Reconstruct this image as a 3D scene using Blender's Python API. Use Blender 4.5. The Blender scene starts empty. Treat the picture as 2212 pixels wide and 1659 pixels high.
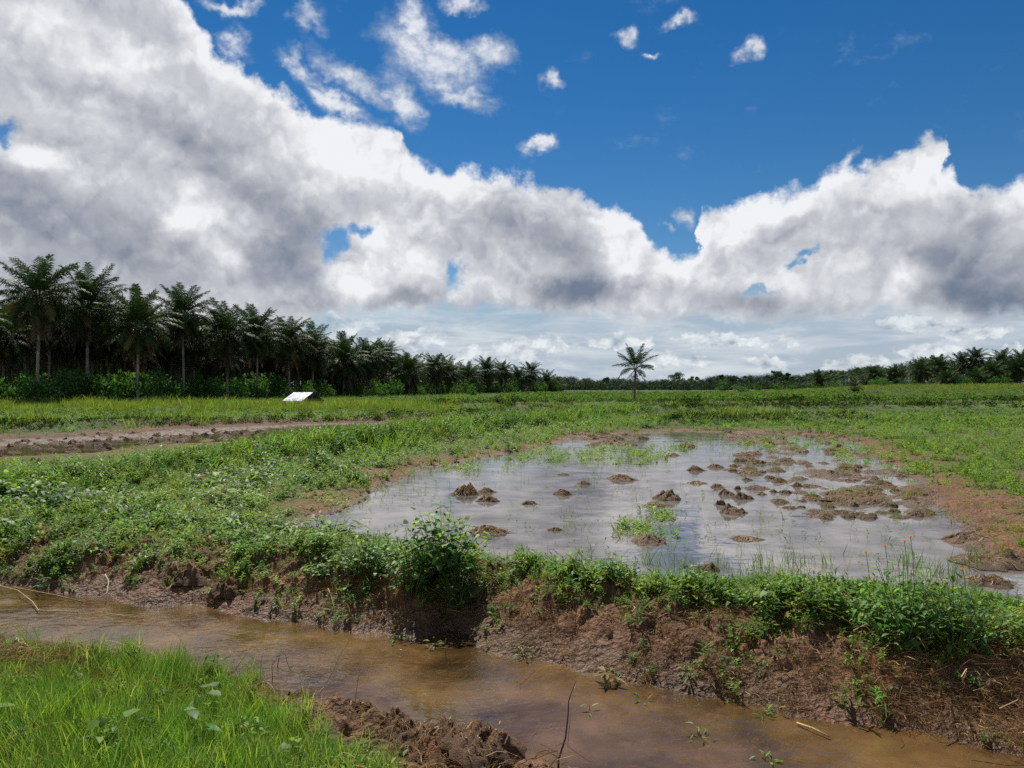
import bpy, math, random
import numpy as np
from mathutils import Matrix, Vector

scene = bpy.context.scene
COL = scene.collection
R = math.radians
rng = np.random.default_rng(7)
random.seed(7)

# ------------------------------------------------------------------ camera
CAM_H = 2.0
FO = 1641.7                      # focal length and horizon row measured on the photo (2212 px wide)
CX, HZ = 1106.0, 836.0
cam_data = bpy.data.cameras.new("camera")
cam_data.sensor_width = 36.0
cam_data.lens = 36.0 * FO / 2212.0
cam_data.clip_start = 0.05
cam_data.clip_end = 20000.0
cam = bpy.data.objects.new("camera", cam_data)
cam.location = (0, 0, CAM_H)
cam.rotation_euler = (R(90.0) + math.atan((HZ - 829.5) / FO), 0, 0)
COL.objects.link(cam)
scene.camera = cam

# ------------------------------------------------------------------ render settings
scene.render.engine = 'CYCLES'
scene.cycles.max_bounces = 8
scene.cycles.diffuse_bounces = 3
scene.cycles.glossy_bounces = 3
scene.cycles.transmission_bounces = 5
scene.cycles.transparent_max_bounces = 8
scene.cycles.caustics_reflective = False
scene.cycles.caustics_refractive = False
scene.cycles.sample_clamp_indirect = 6.0
scene.cycles.use_denoising = False
scene.view_settings.view_transform = 'Standard'
scene.view_settings.look = 'None'
scene.view_settings.gamma = 1.0
scene.view_settings.use_curve_mapping = False
scene.view_settings.exposure = 0.44

# ------------------------------------------------------------------ sun
SUN_EL, SUN_AZ = 52.0, -18.0     # azimuth from +Y towards +X
sun_data = bpy.data.lights.new("sun", 'SUN')
sun_data.energy = 5.0
sun_data.angle = R(0.5)
sun_data.color = (1.0, 0.955, 0.88)
sun = bpy.data.objects.new("sun", sun_data)
sd = Vector((math.sin(R(SUN_AZ)) * math.cos(R(SUN_EL)), math.cos(R(SUN_AZ)) * math.cos(R(SUN_EL)), math.sin(R(SUN_EL))))
sun.rotation_euler = sd.to_track_quat('Z', 'Y').to_euler()
COL.objects.link(sun)


# ------------------------------------------------------------------ node helper
class NT:
    """small helper that writes node trees as expressions"""
    def __init__(self, tree):
        self.t = tree
        self.n = tree.nodes
        self.l = tree.links

    def node(self, kind, **props):
        nd = self.n.new(kind)
        for k, v in props.items():
            setattr(nd, k, v)
        return nd

    def put(self, sock, v):
        if isinstance(v, bpy.types.NodeSocket):
            self.l.new(v, sock)
        else:
            sock.default_value = v

    def m(self, op, a, b=None, c=None, clamp=False):
        nd = self.node('ShaderNodeMath', operation=op, use_clamp=clamp)
        self.put(nd.inputs[0], a)
        if b is not None:
            self.put(nd.inputs[1], b)
        if c is not None:
            self.put(nd.inputs[2], c)
        return nd.outputs[0]

    def add(self, *a):
        r = a[0]
        for x in a[1:]:
            r = self.m('ADD', r, x)
        return r

    def mul(self, *a):
        r = a[0]
        for x in a[1:]:
            r = self.m('MULTIPLY', r, x)
        return r

    def sub(self, a, b):
        return self.m('SUBTRACT', a, b)

    def v(self, op, a, b=None):
        nd = self.node('ShaderNodeVectorMath', operation=op)
        self.put(nd.inputs[0], a)
        if b is not None:
            if op == 'SCALE':
                self.put(nd.inputs['Scale'], b)
            else:
                self.put(nd.inputs[1], b)
        return nd.outputs['Value'] if op in ('LENGTH', 'DOT_PRODUCT') else nd.outputs[0]

    def xyz(self, x, y, z):
        nd = self.node('ShaderNodeCombineXYZ')
        for s, q in zip(nd.inputs, (x, y, z)):
            self.put(s, q)
        return nd.outputs[0]

    def ss(self, x, a, b, lo=0.0, hi=1.0, kind='SMOOTHSTEP'):
        nd = self.node('ShaderNodeMapRange', interpolation_type=kind)
        self.put(nd.inputs['Value'], x)
        for k, q in (('From Min', a), ('From Max', b), ('To Min', lo), ('To Max', hi)):
            self.put(nd.inputs[k], q)
        return nd.outputs[0]

    def noise(self, vec, scale, detail=4.0, rough=0.55, dist=0.0, lac=2.0, color=False, dims='3D'):
        nd = self.node('ShaderNodeTexNoise', noise_dimensions=dims)
        if vec is not None:
            self.put(nd.inputs['Vector'], vec)
        self.put(nd.inputs['Scale'], scale)
        nd.inputs['Detail'].default_value = detail
        nd.inputs['Roughness'].default_value = rough
        nd.inputs['Lacunarity'].default_value = lac
        nd.inputs['Distortion'].default_value = dist
        return nd.outputs['Color' if color else 0]

    def mix(self, f, a, b, blend='MIX'):
        nd = self.node('ShaderNodeMix', data_type='RGBA', blend_type=blend)
        self.put(nd.inputs['Factor'], f)
        for s, q in ((nd.inputs[6], a), (nd.inputs[7], b)):
            self.put(s, q if isinstance(q, bpy.types.NodeSocket) else (*q[:3], 1.0))
        return nd.outputs[2]

    def blob(self, vec, cx, cy, rx, ry, rot=0.0, inner=0.0):
        nd = self.node('ShaderNodeMapping', vector_type='TEXTURE')
        self.put(nd.inputs['Vector'], vec)
        nd.inputs['Location'].default_value = (cx, cy, 0)
        nd.inputs['Rotation'].default_value = (0, 0, R(rot))
        nd.inputs['Scale'].default_value = (rx, ry, 1)
        return self.ss(self.v('LENGTH', nd.outputs[0]), inner, 1.0, 1.0, 0.0)


def AE(ox, oy):
    """photo pixel (2212 wide) -> azimuth, elevation in degrees"""
    a = math.atan((ox - CX) / FO)
    return math.degrees(a), math.degrees(math.atan((HZ - oy) / FO * math.cos(a)))


# ------------------------------------------------------------------ world: Nishita sky with cumulus banks
world = bpy.data.worlds.new("World")
scene.world = world
world.use_nodes = True
W = NT(world.node_tree)
W.n.clear()
sky = W.node('ShaderNodeTexSky', sky_type='NISHITA', sun_disc=False)
sky.sun_elevation = R(SUN_EL)
sky.sun_rotation = R(SUN_AZ)
sky.altitude = 0.0
sky.air_density = 1.0
sky.dust_density = 0.0
sky.ozone_density = 4.0
tc = W.node('ShaderNodeTexCoord')
d = W.v('NORMALIZE', tc.outputs['Generated'])
sep = W.node('ShaderNodeSeparateXYZ')
W.l.new(d, sep.inputs[0])
DEG = 180.0 / math.pi
az = W.mul(W.m('ARCTAN2', sep.outputs[0], sep.outputs[1]), DEG)
el = W.mul(W.m('ARCSINE', sep.outputs[2]), DEG)
uv0 = W.xyz(az, el, 0.0)


def warp(vec, scale, amp, detail, seed, flat=1.0):
    src = W.v('ADD', W.v('MULTIPLY', d, (1, 1, flat)), (seed, seed * 0.37, -seed * 0.61))
    c = W.noise(src, scale, detail, 0.6, color=True)
    return W.v('ADD', vec, W.v('MULTIPLY', W.v('SUBTRACT', c, (0.5, 0.5, 0.5)), (amp, amp, 0)))


uvA = warp(uv0, 7.0, 4.5, 3, 3.1)            # broad billows
uvB = warp(uvA, 26.0, 2.6, 6, 11.7)          # cauliflower edge
uvL = warp(uv0, 9.0, 5.0, 6, 5.3)            # for light and dark masses


def comp(vec, i):
    s = W.node('ShaderNodeSeparateXYZ')
    W.l.new(vec, s.inputs[0])
    return s.outputs[i]


def curve_of(u, pts, lo, hi, span=(-60.0, 60.0)):
    nd = W.node('ShaderNodeFloatCurve')
    cv = nd.mapping.curves[0]
    P = [((a - span[0]) / (span[1] - span[0]), (e - lo) / (hi - lo)) for a, e in pts]
    cv.points[0].location = P[0]
    cv.points[1].location = P[-1]
    for q in P[1:-1]:
        cv.points.new(*q)
    for p in cv.points:
        p.handle_type = 'VECTOR'
    nd.mapping.update()
    W.put(nd.inputs['Value'], W.ss(u, span[0], span[1], 0, 1, 'LINEAR'))
    return W.add(W.mul(nd.outputs[0], hi - lo), lo)


top_px = [(150, -400), (300, -130), (375, 0), (430, 62), (480, 112), (540, 168), (600, 212), (680, 240), (770, 248),
          (825, 262), (853, 296), (868, 332), (900, 348), (960, 352), (1010, 342), (1060, 362), (1120, 372), (1180, 392),
          (1235, 408), (1285, 440), (1330, 460), (1368, 492), (1382, 522), (1412, 546), (1465, 552), (1490, 542),
          (1500, 480), (1520, 442), (1580, 420), (1650, 405), (1710, 393), (1770, 380), (1815, 362), (1865, 356),
          (1905, 338), (1955, 318), (2000, 292), (2022, 296), (2034, 345), (2060, 335), (2082, 372), (2112, 392),
          (2150, 380), (2212, 372)]
TOP = [(-60, 42), (-45, 42)] + [AE(*p) for p in top_px] + [(44, 16), (60, 20)]
top = curve_of(comp(uvB, 0), TOP, -5.0, 45.0)
vB = comp(uvB, 1)
depth = W.sub(top, vB)                                    # degrees below the top edge of the bank
edge_n = W.noise(W.v('ADD', d, (2.2, 0.4, 0.9)), 38.0, 7, 0.62)
a_main = W.ss(W.add(depth, W.mul(W.sub(edge_n, 0.5), 2.2)), -0.25, 0.75)


def B(ox, oy, rx, ry, rot=0.0, inner=0.0, vec=None):
    a, e = AE(ox, oy)
    k = math.degrees(1 / FO)
    return W.blob(vec if vec is not None else uvB, a, e, rx * k, ry * k, rot, inner)


# blue openings in the bank
uvH = warp(warp(uv0, 16.0, 3.4, 4, 41.0), 50.0, 1.4, 6, 47.0)
holes = None
for q in ((722, 515, 66, 66, 0, 0.2), (770, 492, 70, 30, 15, 0.1), (1742, 550, 64, 20, 12, 0), (1645, 634, 80, 18, 6, 0), (985, 590, 36, 66, 0, 0), (8, 270, 60, 50, 0, 0), (1130, 668, 70, 18, 0, 0)):
    b = B(*q, vec=uvH)
    holes = b if holes is None else W.m('MAXIMUM', holes, b)
hn = W.noise(W.v('ADD', d, (5.2, 2.4, 0.1)), 34.0, 7, 0.62)
a_main = W.m('SUBTRACT', a_main, W.mul(W.ss(W.add(holes, W.mul(W.sub(hn, 0.5), 1.9)), 0.30, 1.0), 0.95), clamp=True)

# detached wisps above the bank
uvW = warp(warp(uv0, 14.0, 3.6, 4, 8.8), 48.0, 1.8, 6, 19.1)
wl = [(935, 125, 180, 105, -22, 0.1), (1060, 112, 130, 60, -14, 0.0), (900, 60, 40, 90, 30, 0.0), (870, 200, 120, 70, -50, 0.0), (760, 165, 190, 46, -28, 0),
      (660, 42, 80, 46, 10, 0), (505, 85, 60, 50, 0, 0), (640, 140, 90, 40, -30, 0), (1000, 5, 90, 30, 0, 0), (505, 8, 90, 26, 0, 0),
      (1000, 200, 110, 46, -20, 0), (1352, 80, 40, 36, 0, 0), (1462, 44, 62, 28, 12, 0), (1622, 122, 46, 40, 30, 0), (1198, 180, 36, 46, 60, 0),
      (1168, 325, 56, 26, 12, 0), (720, 215, 170, 40, -28, 0), (890, 30, 50, 70, 60, 0), (1445, 492, 32, 16, 0, 0), (1478, 460, 46, 40, -40, 0),
      (1400, 132, 46, 10, 0, 0), (1835, 348, 44, 28, 20, 0)]
ws = None
for q in wl:
    b = B(*q[:5], inner=q[5], vec=uvW)
    ws = b if ws is None else W.m('MAXIMUM', ws, b)
wn = W.noise(W.v('ADD', W.v('MULTIPLY', d, (0.8, 1.0, 1.3)), (7.1, 3.3, 1.2)), 19.0, 11, 0.66)
a_wisp = W.ss(W.add(W.mul(ws, 1.6), W.mul(W.sub(wn, 0.5), 3.4)), 0.25, 2.1)

# light and dark masses inside the bank (billows lit from above)
def puffs(off):
    """rounded cauliflower heads: smooth cells with finer cells on them"""
    src = W.v('ADD', W.v('ADD', W.v('ADD', d, off), (4.0, 1.0, 2.0)), W.v('SCALE', W.v('SUBTRACT', wcol, (0.5, 0.5, 0.5)), 0.085))
    nd = W.node('ShaderNodeTexVoronoi', voronoi_dimensions='3D', feature='F1')
    W.l.new(src, nd.inputs['Vector'])
    nd.inputs['Scale'].default_value = 11.0
    nd.inputs['Detail'].default_value = 2.0
    nd.inputs['Roughness'].default_value = 0.5
    nd.inputs['Lacunarity'].default_value = 2.3
    return nd.outputs['Distance']


wcol = W.noise(W.v('ADD', d, (2.0, 8.0, 4.0)), 16.0, 5, 0.6, color=True)
p1 = puffs((0.0, 0.0, 0.0))
p2 = puffs((-0.004, 0.004, 0.014))
relief = W.sub(p2, p1)
big = W.noise(W.v('ADD', W.v('MULTIPLY', d, (1, 1, 1.5)), (1.5, 6.0, 0.3)), 6.0, 5, 0.5)
rim = W.ss(depth, 0.0, 3.4, 1.0, 0.0)
darks = [(250, 520, 330, 130, -12, 0.36), (500, 390, 300, 70, -30, 0.42), (610, 560, 110, 120, 10, 0.42), (930, 335, 110, 52, -10, 0.42),
         (1180, 500, 190, 95, -20, 0.34), (1250, 640, 190, 52, -2, 0.62), (860, 655, 120, 34, 0, 0.45), (1640, 650, 120, 50, 0, 0.45),
         (2060, 560, 230, 120, 0, 0.42), (2130, 650, 190, 60, 0, 0.62), (60, 640, 260, 90, 0, 0.26), (1700, 480, 170, 50, 15, 0.26),
         (240, 215, 120, 50, -25, 0.22), (690, 620, 90, 60, 0, 0.3), (2140, 430, 90, 60, 0, 0.25), (60, 460, 140, 90, 0, 0.22),
         (1480, 640, 120, 40, 0, 0.20), (1060, 560, 90, 70, 0, 0.16), (1880, 470, 110, 60, 25, 0.3)]
lights = [(210, 130, 260, 110, -20, 0.28), (720, 330, 190, 80, -28, 0.42), (740, 610, 110, 60, 0, 0.45), (930, 392, 150, 50, -8, 0.38),
          (1340, 560, 70, 120, 0, 0.30), (1620, 470, 170, 60, 14, 0.36), (1960, 400, 110, 55, 30, 0.36), (1950, 590, 60, 70, -40, 0.38),
          (400, 470, 60, 60, 0, 0.35), (40, 330, 90, 60, 0, 0.4), (480, 540, 80, 60, -30, 0.3), (800, 500, 90, 60, 0, 0.3), (1440, 600, 120, 50, 0, 0.22),
          (880, 560, 120, 60, 0, 0.24), (2200, 420, 70, 50, 0, 0.2), (430, 120, 80, 120, 40, 0.25)]
mass = 0.78
for q in darks:
    mass = W.sub(mass, W.mul(B(*q[:5], vec=uvL), q[5]))
for q in lights:
    mass = W.add(mass, W.mul(B(*q[:5], vec=uvL), q[5]))
shade = W.add(mass, W.mul(rim, 0.22), W.mul(W.sub(big, 0.5), 0.60), W.mul(relief, 0.46), W.mul(W.sub(0.33, p1), 0.14), W.mul(W.sub(edge_n, 0.5), 0.20))
lit = W.node('ShaderNodeValToRGB')
lit.color_ramp.interpolation = 'LINEAR'
els = lit.color_ramp.elements
els[0].position, els[0].color = 0.0, (0.165, 0.205, 0.285, 1)
els[1].position, els[1].color = 1.0, (0.86, 0.875, 0.90, 1)
for p, c in ((0.22, (0.255, 0.285, 0.355, 1)), (0.45, (0.385, 0.405, 0.46, 1)), (0.72, (0.58, 0.60, 0.64, 1))):
    e = els.new(p)
    e.color = c
W.l.new(shade, lit.inputs[0])
CLOUD_GAIN = 10.0
c_main = W.v('SCALE', lit.outputs[0], CLOUD_GAIN)
wlit = W.mix(W.ss(W.add(a_wisp, W.mul(relief, 1.2)), 0.2, 1.1), (0.46, 0.52, 0.63), (0.88, 0.89, 0.91))
c_wisp = W.v('SCALE', wlit, CLOUD_GAIN)

# low distant layers under the bank: pale sheets and small far cumulus
flatd = W.v('MULTIPLY', d, (1.0, 1.0, 5.5))
ln = W.noise(W.v('ADD', flatd, (3.0, 9.0, 1.0)), 7.0, 6, 0.6, dist=0.5)
uvF = warp(warp(uv0, 22.0, 2.6, 4, 27.0), 60.0, 1.2, 5, 33.0)
fc = None
for q in [(760, 700, 90, 34), (880, 735, 120, 40), (1010, 770, 70, 34), (1120, 760, 90, 46), (1190, 745, 50, 36), (1330, 735, 120, 30),
          (1560, 735, 150, 26), (1700, 735, 40, 20), (1450, 780, 140, 26), (1860, 790, 110, 30), (2010, 760, 80, 26), (2120, 715, 90, 22),
          (1960, 700, 120, 16), (640, 780, 160, 40), (1650, 790, 60, 26), (2190, 770, 80, 26), (300, 760, 260, 60)]:
    b = B(*q, vec=uvF)
    fc = b if fc is None else W.m('MAXIMUM', fc, b)
fcn = W.noise(W.v('ADD', W.v('MULTIPLY', d, (1, 1, 1.6)), (0.3, 0.7, 5.0)), 42.0, 6, 0.6)
fcn2 = W.noise(W.v('ADD', W.v('MULTIPLY', W.v('ADD', d, (0, 0, 0.012)), (1, 1, 1.6)), (0.3, 0.7, 5.0)), 42.0, 6, 0.6)
a_far = W.ss(W.add(fc, W.mul(W.sub(fcn, 0.5), 1.1)), 0.22, 0.5)
far_l = W.add(0.52, W.mul(W.sub(fcn, fcn2), 2.2), W.mul(W.sub(ln, 0.5), 0.8), W.mul(fc, 0.2))
c_sheet = W.mix(W.ss(ln, 0.36, 0.66), (0.40, 0.48, 0.58), (0.65, 0.70, 0.74))
c_farc = W.mix(far_l, (0.30, 0.37, 0.47), (0.80, 0.84, 0.86))
c_low = W.mix(a_far, c_sheet, c_farc)
c_low = W.v('SCALE', c_low, CLOUD_GAIN)
a_low = W.mul(W.ss(el, 3.2, 9.0, 1.0, 0.0), W.ss(ln, 0.2, 0.5, 0.72, 1.0))

# the flat base of the bank lets the low layers show under it
base_px = [(0, 860), (600, 840), (690, 690), (800, 676), (980, 668), (1100, 672), (1250, 694), (1400, 700), (1520, 690), (1700, 690), (1900, 676), (2000, 688), (2212, 690)]
base = curve_of(comp(uvA, 0), [(-60, -3)] + [AE(*p) for p in base_px] + [(60, 4)], -5.0, 45.0)
vF = W.add(comp(uvF, 1), W.mul(W.sub(edge_n, 0.5), 1.2))
a_main = W.mul(a_main, W.ss(W.sub(vF, base), -0.5, 0.9))

SKY_STRENGTH = 0.075
hs = W.node('ShaderNodeHueSaturation')
hs.inputs['Saturation'].default_value = 1.34
hs.inputs['Value'].default_value = 0.68
hs.inputs['Hue'].default_value = 0.502
W.l.new(sky.outputs[0], hs.inputs['Color'])


def background(color):
    nd = W.node('ShaderNodeBackground')
    W.put(nd.inputs['Color'], color)
    nd.inputs['Strength'].default_value = SKY_STRENGTH
    return nd.outputs[0]


def over(fac, below, above):
    nd = W.node('ShaderNodeMixShader')
    W.put(nd.inputs[0], fac)
    W.l.new(below, nd.inputs[1])
    W.l.new(above, nd.inputs[2])
    return nd.outputs[0]


whole = over(a_low, background(hs.outputs[0]), background(c_low))
whole = over(a_main, whole, background(c_main))
whole = over(W.mul(a_wisp, 0.92), whole, background(c_wisp))
wo = W.node('ShaderNodeOutputWorld')
W.l.new(whole, wo.inputs['Surface'])
world.cycles.sampling_method = 'MANUAL'
world.cycles.sample_map_resolution = 512

# ------------------------------------------------------------------ numpy helpers
def _hash(ix, iy, seed):
    h = (ix.astype(np.int64) * 374761393 + iy.astype(np.int64) * 668265263 + seed * 2147483647) & 0xFFFFFFFF
    h = ((h ^ (h >> 13)) * 1274126177) & 0xFFFFFFFF
    return (h ^ (h >> 16)) & 0xFFFFFFFF


def perlin(x, y, seed=0):
    x0 = np.floor(x); y0 = np.floor(y)
    fx = x - x0; fy = y - y0
    ix = x0.astype(np.int64); iy = y0.astype(np.int64)
    def g(a, b, dx, dy):
        ang = _hash(a, b, seed) * (2 * np.pi / 4294967296.0)
        return np.cos(ang) * dx + np.sin(ang) * dy
    u = fx * fx * fx * (fx * (fx * 6 - 15) + 10)
    v = fy * fy * fy * (fy * (fy * 6 - 15) + 10)
    a = g(ix, iy, fx, fy); b = g(ix + 1, iy, fx - 1, fy)
    c = g(ix, iy + 1, fx, fy - 1); e = g(ix + 1, iy + 1, fx - 1, fy - 1)
    return ((a * (1 - u) + b * u) * (1 - v) + (c * (1 - u) + e * u) * v) * 1.5


def fbm(x, y, scale, octaves=4, seed=0, rough=0.5, billow=False):
    s = 0.0; amp = 1.0; tot = 0.0; f = 1.0 / scale
    for k in range(octaves):
        n = perlin(x * f + 17.3 * k, y * f - 9.1 * k, seed + k)
        s = s + amp * (np.abs(n) if billow else n)
        tot += amp; amp *= rough; f *= 2.03
    return s / tot


def sst(a, b, x):
    t = np.clip((x - a) / (b - a), 0, 1)
    return t * t * (3 - 2 * t)


def G(ox, oy, z=0.0):
    """photo pixel -> ground point at height z"""
    Y = (CAM_H - z) * FO / (oy - HZ)
    return ((ox - CX) / FO * Y, Y)


def proj(X, Y, z=0.0):
    Yc = np.maximum(Y, 0.3)
    return CX + FO * X / Yc, HZ + FO * (CAM_H - z) / Yc


def sdist(X, Y, poly):
    """signed distance to a closed polygon, negative inside"""
    P = np.array(poly, float)
    Q = np.roll(P, -1, 0)
    best = np.full(X.shape, 1e18)
    inside = np.zeros(X.shape, bool)
    for (ax, ay), (bx, by) in zip(P, Q):
        dx, dy = bx - ax, by - ay
        t = np.clip(((X - ax) * dx + (Y - ay) * dy) / (dx * dx + dy * dy + 1e-12), 0, 1)
        best = np.minimum(best, (X - ax - t * dx) ** 2 + (Y - ay - t * dy) ** 2)
        cond = ((ay > Y) != (by > Y))
        with np.errstate(divide='ignore', invalid='ignore'):
            xi = (bx - ax) * (Y - ay) / (by - ay) + ax
        inside ^= cond & (X < xi)
    r = np.sqrt(best)
    return np.where(inside, -r, r)


def pline(X, Y, pts):
    P = np.array(pts, float)
    best = np.full(X.shape, 1e18)
    for (ax, ay), (bx, by) in zip(P[:-1], P[1:]):
        dx, dy = bx - ax, by - ay
        t = np.clip(((X - ax) * dx + (Y - ay) * dy) / (dx * dx + dy * dy + 1e-12), 0, 1)
        best = np.minimum(best, (X - ax - t * dx) ** 2 + (Y - ay - t * dy) ** 2)
    return np.sqrt(best)


# ------------------------------------------------------------------ plan of the place, in metres
ZD = -0.20                                             # water level of the ditch, the paddies are at 0
far_px = [(0, 1262), (90, 1275), (150, 1283), (230, 1290), (300, 1312), (360, 1303), (430, 1310), (500, 1322), (560, 1335), (640, 1342),
          (720, 1362), (800, 1366), (880, 1382), (940, 1378), (985, 1362), (1030, 1392), (1100, 1416), (1200, 1432), (1300, 1462), (1400, 1478), (1500, 1502),
          (1600, 1520), (1700, 1548), (1800, 1558), (1900, 1574), (2000, 1580), (2100, 1604), (2212, 1640)]
near_px = [(0, 1362), (50, 1378), (100, 1400), (160, 1408), (220, 1428), (300, 1440), (380, 1444), (460, 1456), (540, 1470), (600, 1472), (650, 1492),
           (700, 1506), (760, 1512), (820, 1538), (880, 1556), (940, 1572), (1000, 1588), (1060, 1604), (1120, 1622), (1180, 1652)]
FAR = [(-26.0, 13.5), (-14.0, 10.4)] + [G(x, y, ZD) for x, y in far_px] + [(6.0, 3.6), (12.0, 1.2)]
NEAR = [(-26.0, 10.2), (-14.0, 8.0), (-8.0, 6.9)] + [G(x, y, -0.06) for x, y in near_px] + [(0.75, 3.5), (2.2, 2.4), (5.0, 1.2), (9.0, -1.0)]
DITCH = FAR + NEAR[::-1]
MID = sorted([((a[0] + b[0]) / 2, (a[1] + b[1]) / 2) for a, b in zip(FAR, [NEAR[int(i * (len(NEAR) - 1) / (len(FAR) - 1))] for i in range(len(FAR))])])
midx = np.array([p[0] for p in MID]); midy = np.array([p[1] for p in MID])

pond_px = [(664, 1136), (770, 1088), (880, 1040), (905, 1018), (1010, 1000), (1090, 985), (1180, 968), (1215, 950), (1290, 940), (1400, 936), (1480, 932),
           (1600, 934), (1720, 938), (1800, 946), (1862, 972), (1905, 998), (1960, 1020), (2000, 1060), (2010, 1100), (2040, 1120), (2080, 1134),
           (2052, 1152), (2075, 1175), (2120, 1190), (2100, 1210), (2215, 1216), (2330, 1240), (2330, 1330), (2212, 1312), (2080, 1284), (1960, 1268), (1840, 1262), (1700, 1256), (1560, 1254),
           (1420, 1252), (1300, 1250), (1180, 1248), (1080, 1246), (1048, 1228), (1052, 1200), (1000, 1190), (900, 1176), (740, 1158)]
POND = [G(x, y) for x, y in pond_px]
mud_px = [(-300, 1025), (0, 1000), (110, 990), (230, 984), (330, 972), (450, 966), (560, 955), (640, 946), (720, 938), (850, 925), (960, 917),
          (960, 912), (820, 915), (700, 916), (600, 920), (480, 924), (360, 930), (240, 938), (120, 948), (0, 950), (-300, 962)]
MUDP = [G(x, y) for x, y in mud_px]
dyke = [G(x, y, 0.15) for x, y in [(-300, 1125), (0, 1080), (200, 1052), (420, 1012), (640, 985), (820, 965), (960, 940), (1120, 920), (1300, 900), (1420, 893)]]
far_dykes = [[G(x, y, 0.3) for x, y in q] for q in (
    [(-400, 940), (0, 925), (300, 915), (560, 907), (900, 900), (1150, 893)],
    [(1100, 893), (1350, 889), (1600, 882), (1900, 880), (2212, 879), (2500, 879)],
    [(900, 874), (1200, 872), (1370, 872), (1700, 870), (2212, 868), (2600, 868)],
    [(1480, 908), (1700, 904), (1830, 904)])]


def zones(X, Y):
    Z = {}
    sdD = sdist(X, Y, DITCH)
    wob = fbm(X, Y, 0.5, 3, 3) * 0.10 + fbm(X, Y, 0.12, 2, 8) * 0.04
    sdD = sdD + wob
    farside = Y > np.interp(X, midx, midy)
    wobp = fbm(X, Y, 1.6, 4, 21) * (0.12 + 0.028 * np.clip(Y, 0, 60))
    sdP = sdist(X, Y, POND) + wobp
    sdM = sdist(X, Y, MUDP) + fbm(X, Y, 2.5, 3, 33) * 0.7
    Z.update(sdD=sdD, far=farside, sdP=sdP, sdM=sdM)
    ox, oy = proj(X, Y)
    Z['ox'], Z['oy'] = ox, oy
    # islands of ploughed mud in the right half of the pond
    isl = np.zeros_like(X)
    for cx, cy, rx, ry, k in ((1620, 1010, 110, 22, .55), (1760, 1040, 120, 30, .9), (1850, 1080, 140, 38, 1.0), (1720, 1085, 70, 20, .7), (1880, 1030, 90, 26, .8),
                              (1770, 1110, 120, 14, .9), (1700, 965, 90, 16, .6), (1820, 990, 60, 16, .7), (1300, 955, 80, 10, .8), (1240, 972, 90, 12, .5), (1330, 985, 130, 20, .35),
                              (1960, 1110, 60, 18, .9), (1640, 1060, 60, 16, .4), (2150, 1180, 90, 16, .9), (1390, 1170, 70, 16, .35), (2160, 1215, 70, 11, .9), (1400, 945, 60, 8, .5), (1500, 940, 60, 6, .5), (1850, 1105, 130, 16, .8), (1950, 1075, 90, 34, 1.0), (1880, 1060, 120, 22, 1.0), (1800, 1020, 120, 14, .9)):
        q = np.sqrt(((ox - cx) / rx) ** 2 + ((oy - cy) / ry) ** 2)
        isl = np.maximum(isl, k * (1 - sst(0.25, 1.15, q)))
    Z['isl'] = isl
    # weeds standing in the shallow margins of the pond
    wade = np.zeros_like(X)
    for cx, cy, rx, ry, k in ((1330, 985, 160, 26, 1.), (1180, 985, 140, 22, .9), (1000, 1010, 140, 18, .6), (820, 1060, 150, 30, .28), (690, 1095, 100, 26, .4), (1480, 965, 120, 20, .4),
                              (1700, 960, 180, 22, .7), (1860, 985, 90, 22, .9), (1420, 1110, 80, 26, .5), (1390, 1150, 90, 34, .7), (1960, 1010, 70, 24, .9), (1250, 1130, 120, 40, .22)):
        q = np.sqrt(((ox - cx) / rx) ** 2 + ((oy - cy) / ry) ** 2)
        wade = np.maximum(wade, k * (1 - sst(0.3, 1.1, q)))
    Z['wade'] = wade
    # bare brown soil on the right margin
    bare = np.zeros_like(X)
    for cx, cy, rx, ry, k in ((2120, 1115, 190, 50, 1.), (2040, 1075, 90, 40, .8), (2200, 1160, 160, 34, 1.), (2150, 1210, 120, 28, 1.), (2240, 1060, 120, 30, .6), (520, 1040, 0.1, 0.1, 0),
                              (800, 1030, 120, 12, .8), (620, 1075, 120, 12, .45), (440, 1120, 70, 14, .6), (900, 1000, 70, 8, .7)):
        q = np.sqrt(((ox - cx) / max(rx, 1)) ** 2 + ((oy - cy) / max(ry, 1)) ** 2)
        bare = np.maximum(bare, k * (1 - sst(0.35, 1.15, q)))
    Z['bare'] = bare
    return Z


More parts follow.
